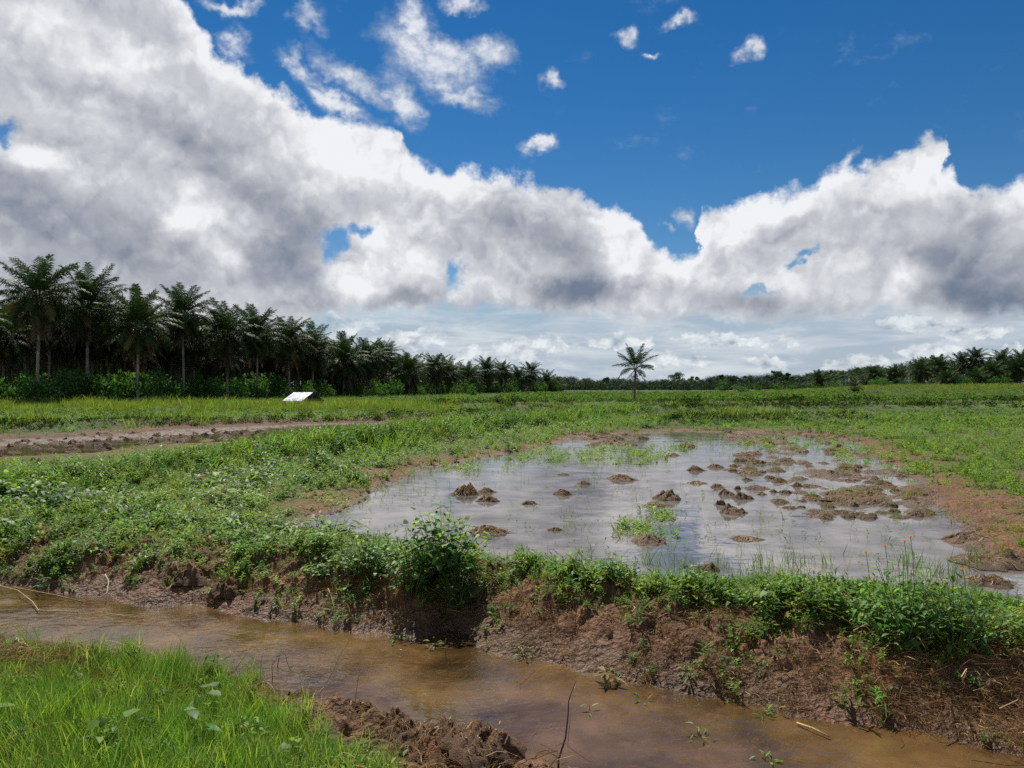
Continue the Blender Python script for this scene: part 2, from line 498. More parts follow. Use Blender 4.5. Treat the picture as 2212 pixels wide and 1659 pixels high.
def height(X, Y, Z=None):
    Z = Z or zones(X, Y)
    sdD, sdP, sdM = Z['sdD'], Z['sdP'], Z['sdM']
    rough_n = fbm(X, Y, 0.9, 5, 41, 0.55)
    clod = fbm(X, Y, 0.30, 4, 55, 0.55, True)
    clod2 = fbm(X, Y, 1.1, 5, 71, 0.6)
    field = 0.13 + 0.05 * rough_n + 0.05 * fbm(X, Y, 6.0, 2, 5)
    # the pond
    shelf = np.maximum(0.0, 1 - np.clip(sdP / (0.9 + 0.03 * Y), 0, 1))
    z = np.where(sdP > 0, field * (1 - shelf ** 1.5) + 0.012 * shelf, -0.075 * sst(0, 0.7, -sdP) + 0.012)
    lumps = Z['isl'] * (0.045 + 0.085 * sst(-0.15, 0.35, clod2) + 0.10 * (clod - 0.2)) * 1.0
    z = np.where(sdP < 0.1, z + lumps - 0.02 * (1 - Z['isl']) + 0.02 * rough_n, z)
    z = np.where((sdP >= 0) & (Z['bare'] > 0), z + Z['bare'] * (0.10 * (clod - 0.22) + 0.06 * clod2), z)
    # the ploughed paddy on the left: mud towards the top, clear water along the near edge
    inm = sst(0.0, -0.6, sdM)
    nearedge = sst(-4.0, 16.0, Z['oy'] - np.interp(Z['ox'], [-300, 0, 450, 700, 960], [985, 962, 936, 916, 900]))
    mudz = -0.12 + 0.125 * (1 - nearedge) * np.interp(Z['ox'], [-300, 300, 620, 900], [1.1, 1.0, 0.75, 0.3]) + 0.22 * (clod - 0.22) * (0.25 + 0.75 * (1 - nearedge)) + 0.035 * rough_n
    z = z * (1 - inm) + mudz * inm
    # dykes carrying tall grass
    dd = pline(X, Y, dyke)
    z = z + 0.30 * np.exp(-(dd / 0.75) ** 2) * sst(-0.2, 0.5, sdM)
    for q in far_dykes:
        z = z + 0.42 * np.exp(-(pline(X, Y, q) / 1.3) ** 2) * sst(0, 1.5, sdM)
    # rising land far off, more on the right
    z = z + sst(120, 260, Y) * sst(0.26, 0.56, X / np.maximum(Y, 1)) * 2.7 + sst(60, 110, Y) * sst(-0.1, -0.6, X / np.maximum(Y, 1)) * 0.35
    # the ditch with its two banks
    hb = np.interp(X, [-9, -4, -1, 0, 2, 4, 8], [0.17, 0.18, 0.19, 0.16, 0.19, 0.21, 0.24])
    hb = hb + 0.10 * fbm(X, Y, 1.2, 3, 91)
    e = sdD
    slope = ZD - 0.025 + (hb - ZD + 0.025) * sst(-0.15, 1.05, e) + 0.035 * sst(0.0, 0.12, e) * (1 - sst(0.3, 0.9, e))
    lumpy = sst(0.03, 0.45, e) * (1 - sst(1.0, 2.0, e))
    slope = slope + lumpy * (0.20 * (clod - 0.22) + 0.10 * rough_n + 0.11 * (fbm(X, Y, 0.14, 4, 58, 0.6, True) - 0.2))
    fall = sst(0.85, 1.7, e)
    zf = np.where(e > 0, slope * (1 - fall) + z * fall, 0)
    bed = ZD - 0.13 * sst(0.0, 0.45, -e) + 0.03 * rough_n * sst(0, 0.3, -e) + 0.012 * clod * sst(0, .2, -e)
    hn = 0.06 + 0.05 * rough_n + 0.10 * sst(0.4, 1.6, e)
    zn = ZD + (hn - ZD) * sst(-0.02, 0.42, e) + sst(0.02, 0.15, e) * (1 - sst(0.35, 0.8, e)) * (0.34 * (clod - 0.2))
    zz = np.where(e <= 0, bed, np.where(Z['far'], zf, zn))
    far_away = sst(14.0, 20.0, Y)
    return np.where(Y > 20, z, zz * (1 - far_away) + z * far_away)


# ------------------------------------------------------------------ mesh writer
def tri_mesh(name, V, F, C=None, smooth=False, extra=None):
    V = np.asarray(V, np.float32); F = np.asarray(F, np.int32)
    me = bpy.data.meshes.new(name)
    me.vertices.add(len(V)); me.vertices.foreach_set('co', V.ravel())
    k = F.shape[1]
    me.loops.add(F.size); me.loops.foreach_set('vertex_index', F.ravel())
    me.polygons.add(len(F)); me.polygons.foreach_set('loop_start', np.arange(0, F.size, k, dtype=np.int32))
    if smooth:
        me.polygons.foreach_set('use_smooth', np.ones(len(F), bool))
    me.update(calc_edges=True)
    if C is not None:
        C = np.asarray(C, np.float32)
        if C.shape[1] == 3:
            C = np.concatenate([C, np.ones((len(C), 1), np.float32)], 1)
        at = me.color_attributes.new('Col', 'FLOAT_COLOR', 'POINT')
        at.data.foreach_set('color', C.ravel())
    me.validate(verbose=False)
    return me


def link(name, me, mat=None, parent=None, loc=None, rotz=0.0, label=None, cat=None, group=None, kind=None):
    o = bpy.data.objects.new(name, me)
    COL.objects.link(o)
    if mat is not None and me is not None and len(me.materials) == 0:
        me.materials.append(mat)
    if parent is not None:
        o.parent = parent
    if loc is not None:
        o.location = loc
    o.rotation_euler = (0, 0, rotz)
    for k, v in (('label', label), ('category', cat), ('group', group), ('kind', kind)):
        if v:
            o[k] = v
    return o


# ------------------------------------------------------------------ materials
MATS = {}


def new_mat(name):
    m = bpy.data.materials.new(name)
    m.use_nodes = True
    N = NT(m.node_tree)
    N.n.clear()
    out = N.node('ShaderNodeOutputMaterial')
    MATS[name] = m
    return m, N, out


def leaf_mat(name, rough=0.5, trans=0.48, tint=(1.3, 1.25, 0.55), spec=0.2):
    m, N, out = new_mat(name)
    at = N.node('ShaderNodeAttribute', attribute_name='Col')
    p = N.node('ShaderNodeBsdfPrincipled')
    N.l.new(at.outputs['Color'], p.inputs['Base Color'])
    p.inputs['Roughness'].default_value = rough
    p.inputs['Specular IOR Level'].default_value = spec
    t = N.node('ShaderNodeBsdfTranslucent')
    N.l.new(N.v('MULTIPLY', at.outputs['Color'], tint), t.inputs['Color'])
    mx = N.node('ShaderNodeMixShader')
    mx.inputs[0].default_value = trans
    N.l.new(p.outputs[0], mx.inputs[1]); N.l.new(t.outputs[0], mx.inputs[2])
    N.l.new(mx.outputs[0], out.inputs['Surface'])
    return m


def col_mat(name, rough=0.85, scale=30.0, amount=0.4, bump=0.3, dist=0.01, spec=0.3):
    """coloured by the mesh's own colour attribute, broken up by noise"""
    m, N, out = new_mat(name)
    at = N.node('ShaderNodeAttribute', attribute_name='Col')
    tcn = N.node('ShaderNodeTexCoord')
    n = N.noise(tcn.outputs['Object'], scale, 5, 0.6)
    p = N.node('ShaderNodeBsdfPrincipled')
    N.l.new(N.v('SCALE', at.outputs['Color'], N.ss(n, 0.25, 0.75, 1 - amount, 1 + amount, 'LINEAR')), p.inputs['Base Color'])
    p.inputs['Roughness'].default_value = rough
    p.inputs['Specular IOR Level'].default_value = spec
    b = N.node('ShaderNodeBump')
    b.inputs['Strength'].default_value = bump
    b.inputs['Distance'].default_value = dist
    N.l.new(n, b.inputs['Height'])
    N.l.new(b.outputs[0], p.inputs['Normal'])
    N.l.new(p.outputs[0], out.inputs['Surface'])
    return m


# ground: soil and green cover from the colour attribute, alpha = wetness
m, N, out = new_mat('ground_soil')
at = N.node('ShaderNodeAttribute', attribute_name='Col')
geo = N.node('ShaderNodeNewGeometry')
n1 = N.noise(geo.outputs['Position'], 9.0, 6, 0.62)
n2 = N.noise(geo.outputs['Position'], 55.0, 5, 0.65)
n3 = N.noise(geo.outputs['Position'], 1.3, 4, 0.55)
vor = N.node('ShaderNodeTexVoronoi', feature='F1')
N.l.new(N.v('ADD', geo.outputs['Position'], N.v('SCALE', N.noise(geo.outputs['Position'], 20.0, 3, 0.6, color=True), 0.06)), vor.inputs['Vector'])
vor.inputs['Scale'].default_value = 24.0
f = N.mul(N.ss(n1, 0.25, 0.75, 0.62, 1.38, 'LINEAR'), N.ss(n2, 0.2, 0.8, 0.68, 1.3, 'LINEAR'), N.ss(n3, 0.3, 0.7, 0.8, 1.2, 'LINEAR'))
p = N.node('ShaderNodeBsdfPrincipled')
N.l.new(N.v('SCALE', at.outputs['Color'], f), p.inputs['Base Color'])
N.l.new(N.ss(at.outputs['Alpha'], 0, 1, 0.95, 0.62), p.inputs['Roughness'])
p.inputs['Specular IOR Level'].default_value = 0.32
b = N.node('ShaderNodeBump')
b.inputs['Strength'].default_value = 0.9
b.inputs['Distance'].default_value = 0.05
N.l.new(N.add(N.mul(n1, 0.6), N.mul(n2, 0.5), N.mul(vor.outputs['Distance'], 0.7)), b.inputs['Height'])
N.l.new(b.outputs[0], p.inputs['Normal'])
N.l.new(p.outputs[0], out.inputs['Surface'])


def water_mat(name, murk, clear, ripple, rdist, ior=1.36, m0=0.35, m1=0.7):
    """shallow muddy water: Fresnel mirror over a tinted see-through body with suspended silt"""
    m, N, out = new_mat(name)
    geo = N.node('ShaderNodeNewGeometry')
    st = N.v('MULTIPLY', geo.outputs['Position'], (0.75, 1.0, 1.0))
    w1 = N.noise(st, ripple, 3, 0.5, dist=0.3)
    w2 = N.noise(N.v('ADD', st, (3.1, 7.7, 0)), ripple * 0.21, 2, 0.5)
    calm = N.ss(N.noise(N.v('ADD', geo.outputs['Position'], (9, 4, 0)), 0.55, 3, 0.5), 0.38, 0.62, 0.15, 1.0)
    b = N.node('ShaderNodeBump')
    b.inputs['Strength'].default_value = 1.0
    b.inputs['Distance'].default_value = rdist
    N.l.new(N.mul(N.add(w1, N.mul(w2, 2.0)), calm), b.inputs['Height'])
    fr = N.node('ShaderNodeFresnel')
    fr.inputs['IOR'].default_value = ior
    N.l.new(b.outputs[0], fr.inputs['Normal'])
    gl = N.node('ShaderNodeBsdfGlossy')
    gl.inputs['Roughness'].default_value = 0.03
    N.l.new(b.outputs[0], gl.inputs['Normal'])
    tr = N.node('ShaderNodeBsdfTransparent')
    tr.inputs['Color'].default_value = (*clear, 1)
    df = N.node('ShaderNodeBsdfDiffuse')
    cloudy = N.noise(geo.outputs['Position'], 1.7, 4, 0.55)
    N.l.new(N.v('SCALE', N.xyz(*murk), N.ss(cloudy, 0.3, 0.7, 0.75, 1.25, 'LINEAR')), df.inputs['Color'])
    body = N.node('ShaderNodeMixShader')
    N.l.new(N.ss(cloudy, 0.3, 0.7, m0, m1, 'LINEAR'), body.inputs[0])
    N.l.new(tr.outputs[0], body.inputs[1]); N.l.new(df.outputs[0], body.inputs[2])
    mx = N.node('ShaderNodeMixShader')
    N.l.new(fr.outputs[0], mx.inputs[0])
    N.l.new(body.outputs[0], mx.inputs[1]); N.l.new(gl.outputs[0], mx.inputs[2])
    N.l.new(mx.outputs[0], out.inputs['Surface'])
    return m


water_mat('pond_water', (0.27, 0.235, 0.22), (0.62, 0.46, 0.32), 9.0, 0.0032, 1.85)
water_mat('ditch_water', (0.31, 0.175, 0.068), (0.90, 0.64, 0.36), 13.0, 0.012, 1.75, 0.15, 0.45)
water_mat('paddy_water', (0.12, 0.092, 0.066), (0.62, 0.46, 0.32), 7.0, 0.006)

# ------------------------------------------------------------------ ground sheet
rows = list(np.linspace(-9, 1.2, 10)[:-1]) + list(np.linspace(1.2, 3.2, 36)[:-1]) + list(np.arange(3.2, 9.0, 0.026))
y = 9.0
while y < 42:
    rows.append(y); y *= 1.0058
while y < 3600:
    rows.append(y); y *= 1.024
rows = np.array(rows)
NC = 760
tcol = np.linspace(-1, 1, NC)
tcol = tcol * 0.8 + 0.2 * tcol ** 3
span = 0.92 * np.maximum(rows, 2.0) + 5.0
GX = span[:, None] * tcol[None, :]
GY = np.repeat(rows[:, None], NC, 1)
ZN = zones(GX, GY)
GZ = height(GX, GY, ZN)


def ground_color(X, Y, Z, zh):
    ox, oy = Z['ox'], Z['oy']
    soil = np.array([0.158, 0.084, 0.044])
    paddy = np.array([0.145, 0.088, 0.054])
    red = np.array([0.205, 0.086, 0.040])
    green = np.array([0.060, 0.088, 0.022])
    bright = np.array([0.085, 0.135, 0.025])
    olive = np.array([0.070, 0.085, 0.026])
    n = fbm(X, Y, 1.4, 4, 101)
    nb = fbm(X, Y, 12.0, 3, 103)
    c = soil[None, None] * (1 + 0.25 * n[..., None])
    c = c + (red - soil) * sst(0.0, 0.5, fbm(X, Y, 0.8, 3, 107))[..., None] * 0.8
    # water beds and muddy islands are greyer
    k = np.maximum(sst(0.3, -0.2, Z['sdP']), sst(0.5, -0.3, Z['sdM'])) * (Y > 7)
    c = c * (1 - k[..., None]) + paddy * k[..., None]
    # green cover away from water and bare soil
    g = sst(0.15, 1.6, Z['sdP']) * sst(0.2, 1.2, Z['sdM']) * (1 - 0.95 * Z['bare']) * sst(1.0, 1.8, Z['sdD'])
    g = np.where(Z['far'], g * sst(5, 16, Y), np.where(Z['sdD'] > 0.5, 0.55, 0.0)) * (0.75 + 0.25 * sst(-0.3, 0.3, n)) * (1 - 0.75 * sst(0.0, -0.32, fbm(X, Y, 1.5, 4, 81)) * sst(34, 20, Y))
    gc = green + (bright - green) * sst(-0.2, 0.5, nb)[..., None]
    gc = gc + (olive - gc) * (sst(40, 90, Y) * sst(0.1, -0.4, nb))[..., None] * 0.5
    gc = gc * (1 - 0.45 * sst(60, 130, Y))[..., None]
    c = c * (1 - g[..., None]) + gc * g[..., None]
    wet = np.clip(sst(0.09, 0.0, zh) * (k > 0.02) + sst(0.05, -0.16, zh) * (Z['sdD'] < 0.6), 0, 1)
    c = c * (1 - 0.22 * wet[..., None])
    return np.concatenate([np.clip(c, 0.01, 1), wet[..., None]], -1)


GC = ground_color(GX, GY, ZN, GZ)
nr = len(rows)
idx = np.arange(nr * NC).reshape(nr, NC)
quads = np.stack([idx[:-1, :-1], idx[:-1, 1:], idx[1:, 1:], idx[1:, :-1]], -1).reshape(-1, 4)
me = tri_mesh('ground', np.stack([GX, GY, GZ], -1).reshape(-1, 3), quads, GC.reshape(-1, 4), smooth=True)
link('ground', me, MATS['ground_soil'], kind='structure')


def ground_z(X, Y):
    """height of the ground sheet as built"""
    X = np.atleast_1d(np.asarray(X, float)); Y = np.atleast_1d(np.asarray(Y, float))
    return height(X, Y)


def water_sheet(name, poly, grow, z, mat):
    P = np.array(poly, float)
    c = P.mean(0)
    import mathutils
    # widen the outline along its normals so that the water meets the sloping ground
    nx = np.roll(P, -1, 0) - np.roll(P, 1, 0)
    nrm = np.stack([nx[:, 1], -nx[:, 0]], 1)
    nrm /= np.linalg.norm(nrm, axis=1, keepdims=True) + 1e-9
    area = 0.5 * np.sum(P[:, 0] * np.roll(P[:, 1], -1) - np.roll(P[:, 0], -1) * P[:, 1])
    if area < 0:
        nrm = -nrm
    g = grow(P) if callable(grow) else grow
    Q = P + nrm * np.reshape(g, (-1, 1))
    tris = mathutils.geometry.tessellate_polygon([[Vector((q[0], q[1], 0)) for q in Q]])
    F = []
    for t in tris:
        a, b, c3 = (Q[i] for i in t)
        F.append(t if (b[0] - a[0]) * (c3[1] - a[1]) - (b[1] - a[1]) * (c3[0] - a[0]) > 0 else (t[0], t[2], t[1]))
    me = tri_mesh(name, np.concatenate([Q, np.full((len(Q), 1), z)], 1), np.array(F))
    link(name, me, MATS[mat], kind='structure')


water_sheet('pond_water', POND, lambda P: 0.12 + 0.03 * P[:, 1], 0.0, 'pond_water')
water_sheet('paddy_water', MUDP, 0.9, 0.0, 'paddy_water')
water_sheet('ditch_water', DITCH, 0.16, ZD, 'ditch_water')

# ------------------------------------------------------------------ plant materials
leaf_mat('palm_leaf', 0.52, 0.14, (1.2, 1.2, 0.5), 0.05)
leaf_mat('dead_leaf', 0.7, 0.25, (1.1, 1.0, 0.8), 0.2)
leaf_mat('leaf', 0.5, 0.48)
leaf_mat('far_leaf', 0.65, 0.40, (1.2, 1.2, 0.5), 0.08)
leaf_mat('grass', 0.5, 0.5, (1.3, 1.2, 0.5), 0.16)
leaf_mat('straw', 0.65, 0.2, (1.1, 1.0, 0.8), 0.25)
col_mat('bark', 0.9, 7.0, 0.45, 0.8, 0.04)
col_mat('clod', 0.8, 26.0, 0.4, 1.0, 0.03, 0.35)
col_mat('dry_stem', 0.75, 60.0, 0.35, 0.3, 0.003)


class Bag:
    """collects triangles with a colour per vertex and writes them as ONE mesh"""
    def __init__(self):
        self.V, self.F, self.C, self.n = [], [], [], 0

    def put(self, V, F, C):
        V = np.asarray(V, float); F = np.asarray(F, int)
        C = np.asarray(C, float)
        if C.ndim == 1:
            C = np.repeat(C[None], len(V), 0)
        self.V.append(V); self.F.append(F + self.n); self.C.append(C); self.n += len(V)

    def mesh(self, name, smooth=False):
        return tri_mesh(name, np.concatenate(self.V), np.concatenate(self.F), np.concatenate(self.C), smooth)


def tube(bag, pts, radii, col, sides=6, cap=True):
    pts = np.asarray(pts, float); n = len(pts)
    radii = np.broadcast_to(np.asarray(radii, float), (n,))
    tan = np.gradient(pts, axis=0)
    tan /= np.linalg.norm(tan, axis=1, keepdims=True) + 1e-9
    ref = np.where(np.abs(tan[:, 2:3]) > 0.9, np.array([[1.0, 0, 0]]), np.array([[0, 0, 1.0]]))
    a = np.cross(tan, ref); a /= np.linalg.norm(a, axis=1, keepdims=True) + 1e-9
    b = np.cross(tan, a)
    th = np.arange(sides) * 2 * np.pi / sides
    ring = a[:, None] * np.cos(th)[None, :, None] + b[:, None] * np.sin(th)[None, :, None]
    V = (pts[:, None] + ring * radii[:, None, None]).reshape(-1, 3)
    F = []
    for i in range(n - 1):
        for j in range(sides):
            k = (j + 1) % sides
            p, q, r, s = i * sides + j, i * sides + k, (i + 1) * sides + k, (i + 1) * sides + j
            F += [(p, q, r), (p, r, s)]
    if cap:
        c0 = (n - 1) * sides
        F += [(c0, c0 + j, c0 + j + 1) for j in range(1, sides - 1)]
        F += [(0, j + 1, j) for j in range(1, sides - 1)]
    C = np.asarray(col, float)
    if C.ndim == 2:
        C = np.repeat(C, sides, 0)
    bag.put(V, F, C)


def frond(bag, rg, L, th0, bend, azi, base, nleaf, lmax, col, tip=None, droop=0.5, bare=0.0, twist=0.0):
    """one feather leaf: an arching midrib with drooping leaflets on both sides"""
    ns = 11
    s = np.linspace(0, 1, ns)
    ang = th0 - bend * s ** 1.25
    step = L / (ns - 1)
    r = np.concatenate([[0], np.cumsum(np.cos((ang[1:] + ang[:-1]) / 2) * step)])
    h = np.concatenate([[0], np.cumsum(np.sin((ang[1:] + ang[:-1]) / 2) * step)])
    sidebend = twist * s ** 2 * L
    ca, sa = math.cos(azi), math.sin(azi)
    P = np.stack([base[0] + r * ca - sidebend * sa, base[1] + r * sa + sidebend * ca, base[2] + h], -1)
    col = np.asarray(col)
    tube(bag, P, np.linspace(0.045, 0.008, ns) * (L / 4.5), col * 1.25 + np.array([0.02, 0.015, 0.004]), 4, False)
    T = np.gradient(P, axis=0); T /= np.linalg.norm(T, axis=1, keepdims=True)
    side = np.array([-sa, ca, 0.0])
    u = np.linspace(0.16, 1.0, nleaf) ** 0.92
    u = np.concatenate([u, u])
    sg = np.concatenate([np.ones(nleaf), -np.ones(nleaf)])
    keep = rg.random(len(u)) > bare
    u, sg = u[keep], sg[keep]
    n = len(u)
    B0 = np.stack([np.interp(u, s, P[:, k]) for k in range(3)], -1)
    TT = np.stack([np.interp(u, s, T[:, k]) for k in range(3)], -1)
    up = np.cross(TT, side[None]); up /= np.linalg.norm(up, axis=1, keepdims=True)
    up *= np.sign(up[:, 2:3] + 1e-6)
    ln = lmax * (0.42 + 0.95 * np.sin(np.pi * np.clip(u * 0.92 + 0.06, 0, 1)) ** 0.8) * rg.uniform(0.8, 1.12, n) * 0.72
    fwd = 0.45 + 0.85 * u ** 2
    lift = rg.uniform(-0.35, 0.55, n)
    D = side[None] * sg[:, None] + TT * fwd[:, None] + up * lift[:, None]
    D /= np.linalg.norm(D, axis=1, keepdims=True)
    mid = B0 + D * (ln * 0.5)[:, None]
    D2 = D + np.array([0, 0, -1.0]) * (droop * rg.uniform(0.6, 1.5, n))[:, None]
    D2 /= np.linalg.norm(D2, axis=1, keepdims=True)
    end = mid + D2 * (ln * 0.5)[:, None]
    w = 0.037 * (L / 4.5) * rg.uniform(0.8, 1.25, n) * (60.0 / nleaf) ** 0.6
    W_ = TT * w[:, None]
    V = np.stack([B0 - W_ * 0.7, B0 + W_ * 0.7, mid + W_, mid - W_, end], 1)
    F = np.array([(0, 1, 2), (0, 2, 3), (3, 2, 4)])
    F = (F[None] + (np.arange(n) * 5)[:, None, None]).reshape(-1, 3)
    cc = col[None] * rg.uniform(0.7, 1.3, (n, 1))
    if tip is not None:
        cc = cc * (1 - (u ** 3)[:, None]) + np.asarray(tip)[None] * (u ** 3)[:, None]
    bag.put(V.reshape(-1, 3), F, np.repeat(cc, 5, 0))


TRUNK_C = np.array([0.24, 0.21, 0.185])


def trunk_mesh(rg, H, r, lean=0.02, dark=1.0):
    bag = Bag()
    n = 26
    t = np.linspace(0, 1, n)
    ax = rg.uniform(-lean, lean, 2)
    wob = rg.uniform(-0.012, 0.012, 2)
    P = np.stack([ax[0] * t ** 2 * H + wob[0] * np.sin(t * 7) * H * 0.3, ax[1] * t ** 2 * H + wob[1] * np.sin(t * 6) * H * 0.3, t * H - 0.25 * (1 - t)], -1)
    rad = r * (1.0 + 0.55 * np.exp(-t * H / 0.8) - 0.12 * t) * (1 + 0.06 * np.sin(np.arange(n) * 2.4))
    rad = np.where(t > 0.88, rad * (1 + (t - 0.88) * 5.5), rad)
    C = TRUNK_C[None] * dark * rg.uniform(0.72, 1.2, (n, 1))
    tube(bag, P, rad, C, 9)
    return bag.mesh('trunk', True), P[-1]


def palm_parts(seed, H, r=0.19, n_live=36, n_dead=14, L=4.4, nleaf=46, split=False, lone=False):
    """meshes of one oil palm: trunk, a list of living fronds, a list of dead fronds"""
    rg = np.random.default_rng(seed)
    tm, topp = trunk_mesh(rg, H, r, 0.015 if not lone else 0.035, 0.55 if lone else 1.0)
    top = topp - np.array([0, 0, 0.15])
    live, dead = [], []
    g0 = rg.uniform(0, 6.28)
    bag = Bag()
    for i in range(n_live):
        q = i / max(1, n_live - 1)                     # 0 = youngest, in the middle
        th = R(86 - 112 * q ** 0.85) + rg.uniform(-0.12, 0.12)
        if lone:
            th = R(84 - 88 * q ** 0.9) + rg.uniform(-0.1, 0.1)
        Lq = L * (0.74 + 0.26 * math.sin(math.pi * min(1, 0.22 + q))) * rg.uniform(0.9, 1.08)
        bend = R(34 + 46 * min(1, q * 1.6)) * rg.uniform(0.8, 1.2)
        if lone:
            bend *= 0.62
        a = g0 + i * 2.39996 + rg.uniform(-0.15, 0.15)
        c = np.array([0.036, 0.072, 0.022]) * (1 - 0.35 * q) + np.array([0.012, 0.004, 0.004]) * q
        if i % 9 == 8 and q > 0.5:
            c = np.array([0.11, 0.095, 0.035])
        b = Bag() if split else bag
        frond(b, rg, Lq, th, bend, a, top + np.array([math.cos(a), math.sin(a), 0]) * 0.16 + np.array([0, 0, 0.25 * (1 - q)]), nleaf, 0.98 * L / 4.4, c,
              tip=c * 1.2, droop=0.62 + 0.6 * q, twist=rg.uniform(-0.06, 0.06))
        if split:
            live.append(b.mesh('frond'))
    if not split:
        live.append(bag.mesh('crown'))
    bag = Bag()
    for i in range(n_dead):
        th = R(-42 - 36 * rg.random())
        a = rg.uniform(0, 6.28)
        c = np.array([0.10, 0.075, 0.052]) * rg.uniform(0.5, 1.15)
        frond(bag, rg, L * rg.uniform(0.6, 0.95), th, R(26) * rg.random(), a, top + np.array([math.cos(a) * 0.2, math.sin(a) * 0.2, -0.2]),
              max(14, nleaf // 2), 0.62 * L / 4.4, c, droop=1.3, bare=0.6 if lone else 0.25)
    if n_dead:
        dead.append(bag.mesh('dead_fronds'))
    return tm, live, dead


def mesh_top(me):
    co = np.empty(len(me.vertices) * 3, np.float32)
    me.vertices.foreach_get('co', co)
    return float(co[2::3].max())


def add_palm(proto, x, y, tip, crown, rot, label, group, ph, name='oil_palm'):
    """tip = height of the crown above the sea of the field; the trunk takes up what the crown leaves"""
    tm, live, dead = proto
    z = float(ground_z(x, y)[0])
    rise = max(mesh_top(f) for f in live) - ph
    H = max(1.2, tip - z - rise * crown)
    root = link(name, None, loc=(x, y, z), rotz=rot, label=label, cat='palm tree', group=group)
    t = link('trunk', tm, MATS['bark'], root)
    t.scale = (crown, crown, H / ph)
    for f in live + dead:
        nm = f.name.split('.')[0]
        o = link(nm, f, MATS['dead_leaf' if nm == 'dead_fronds' else 'palm_leaf'], root)
        o.scale = (crown,) * 3
        o.location = (0, 0, H - ph * crown)
    return root


PH = 12.0                                              # trunk height of the prototypes
protos = [palm_parts(100 + k, PH, 0.17, 46, 24, 5.4, 48) for k in range(6)]
protos_far = [palm_parts(200 + k, PH, 0.18, 30, 10, 5.4, 22) for k in range(4)]
protos_short = [palm_parts(300 + k, PH, 0.2, 30, 12, 4.3, 30) for k in range(2)]


def palm_by_pixel(ox, oy, dist, label, group, k, protolist=None, crown=None):
    """a palm whose crown tip stands at the height seen in the photo"""
    pl = protolist or protos
    x = (ox - CX) / FO * dist
    tip = CAM_H + (HZ - oy) / FO * dist
    crown = crown or float(rng.uniform(0.92, 1.12))
    return add_palm(pl[k % len(pl)], x, dist, tip, crown, rng.uniform(0, 6.28), label, group, PH), x, dist


GROVE = 'oil palms of the plantation'
front = [
    (82, 552, 84, 'tallest oil palm, pale trunk bare to the bushes, farthest left in the front row'),
    (188, 568, 92, 'tall slender oil palm right beside the tallest palm at the left'),
    (298, 610, 90, 'oil palm with wide drooping crown and pale crooked trunk base in the front row'),
    (396, 610, 101, 'tall oil palm with upright crown, fourth in the front row from the left'),
    (490, 646, 106, 'oil palm with a brown skirt of dead fronds, left of the tin roofed shelter'),
    (556, 655, 113, 'slim oil palm standing behind the left end of the tin roof'),
    (624, 680, 122, 'broad dark oil palm directly behind the tin roof'),
    (676, 694, 131, 'oil palm rising behind the right end of the tin roof'),
    (742, 712, 141, 'oil palm with spreading crown, just right of the tin roof'),
    (792, 726, 150, 'oil palm half hidden between two broader crowns right of the shelter'),
    (830, 728, 172, 'slim oil palm rising above its neighbours right of the shelter'),
    (884, 756, 168, 'round crowned oil palm set apart where the row steps down'),
    (940, 760, 186, 'oil palm with a skirt, next beyond the round crowned one'),
    (965, 766, 196, 'oil palm leaning over the gap in the middle of the grove edge'),
    (1008, 776, 215, 'low oil palm after the gap in the grove edge'),
    (1050, 768, 226, 'oil palm with a full crown in the far half of the row'),
    (1085, 775, 240, 'oil palm close beside the full crowned one in the far half'),
    (1120, 786, 256, 'oil palm near the far end of the row, lower than its neighbours'),
    (1146, 779, 270, 'highest oil palm at the far end of the grove'),
    (1180, 797, 285, 'last but one oil palm at the far end of the grove'),
    (1202, 812, 300, 'small oil palm ending the row at the edge of the field'),
]
taken = []
for i, (ox, oy, dd, lab) in enumerate(front):
    o, x, yy = palm_by_pixel(ox, oy, dd, lab, GROVE, i)
    taken.append((x, yy))
FR = np.array(taken)


def clear_of(x, y, r):
    return all((x - a) ** 2 + (y - b) ** 2 > r * r for a, b in taken)


# the rows behind the front row, planted on the same spacing
rg = np.random.default_rng(5)
edge_y = FR[:, 1]; edge_x = FR[:, 0]
nback = 0
cand = []
for gx in np.arange(-150, 40, 6.5):
    for gy in np.arange(84, 360, 6.5):
        x = gx + rg.uniform(-1.4, 1.4); y = gy + rg.uniform(-1.4, 1.4)
        ex = np.interp(y, edge_y, edge_x)
        behind = ex - x
        if 3.5 < behind < 42 + 0.10 * y and abs(x / y) < 0.80:
            cand.append((behind + 0.08 * y, x, y))
cand.sort()
for _, x, y in cand:
    if nback >= 180:
        break
    if clear_of(x, y, 5.2):
        taken.append((x, y)); nback += 1
        tipref = np.interp((x / y) * FO + CX, [-200, 0, 188, 300, 490, 650, 830, 1050, 1200], [600, 600, 612, 640, 676, 712, 752, 788, 816])
        oy = tipref + rg.uniform(0, 22) + 0.05 * (y - 80)
        tip = min(CAM_H + (HZ - oy) / FO * y, 16.2 + rg.uniform(-1.5, 0.6)) - (2.5 if rg.random() < 0.25 else 0)
        pl = protos if y < 170 else protos_far
        add_palm(pl[int(rg.integers(len(pl)))], x, y, tip, rg.uniform(0.85, 1.05), rg.uniform(0, 6.28),
                 'dark oil palm standing deep in the grove behind the front row', 'oil palms inside the plantation', PH)

# the lone palm in the field
lone = palm_parts(401, 5.55, 0.125, 22, 9, 2.95, 60, split=True, lone=True)
lx, ly = G(1371, 870, 0.15)
add_palm(lone, lx, ly, CAM_H + (HZ - 741) / FO * ly, 1.0, 0.5, 'lone oil palm with dark trunk and open crown standing in the middle of the field', None, 5.55)

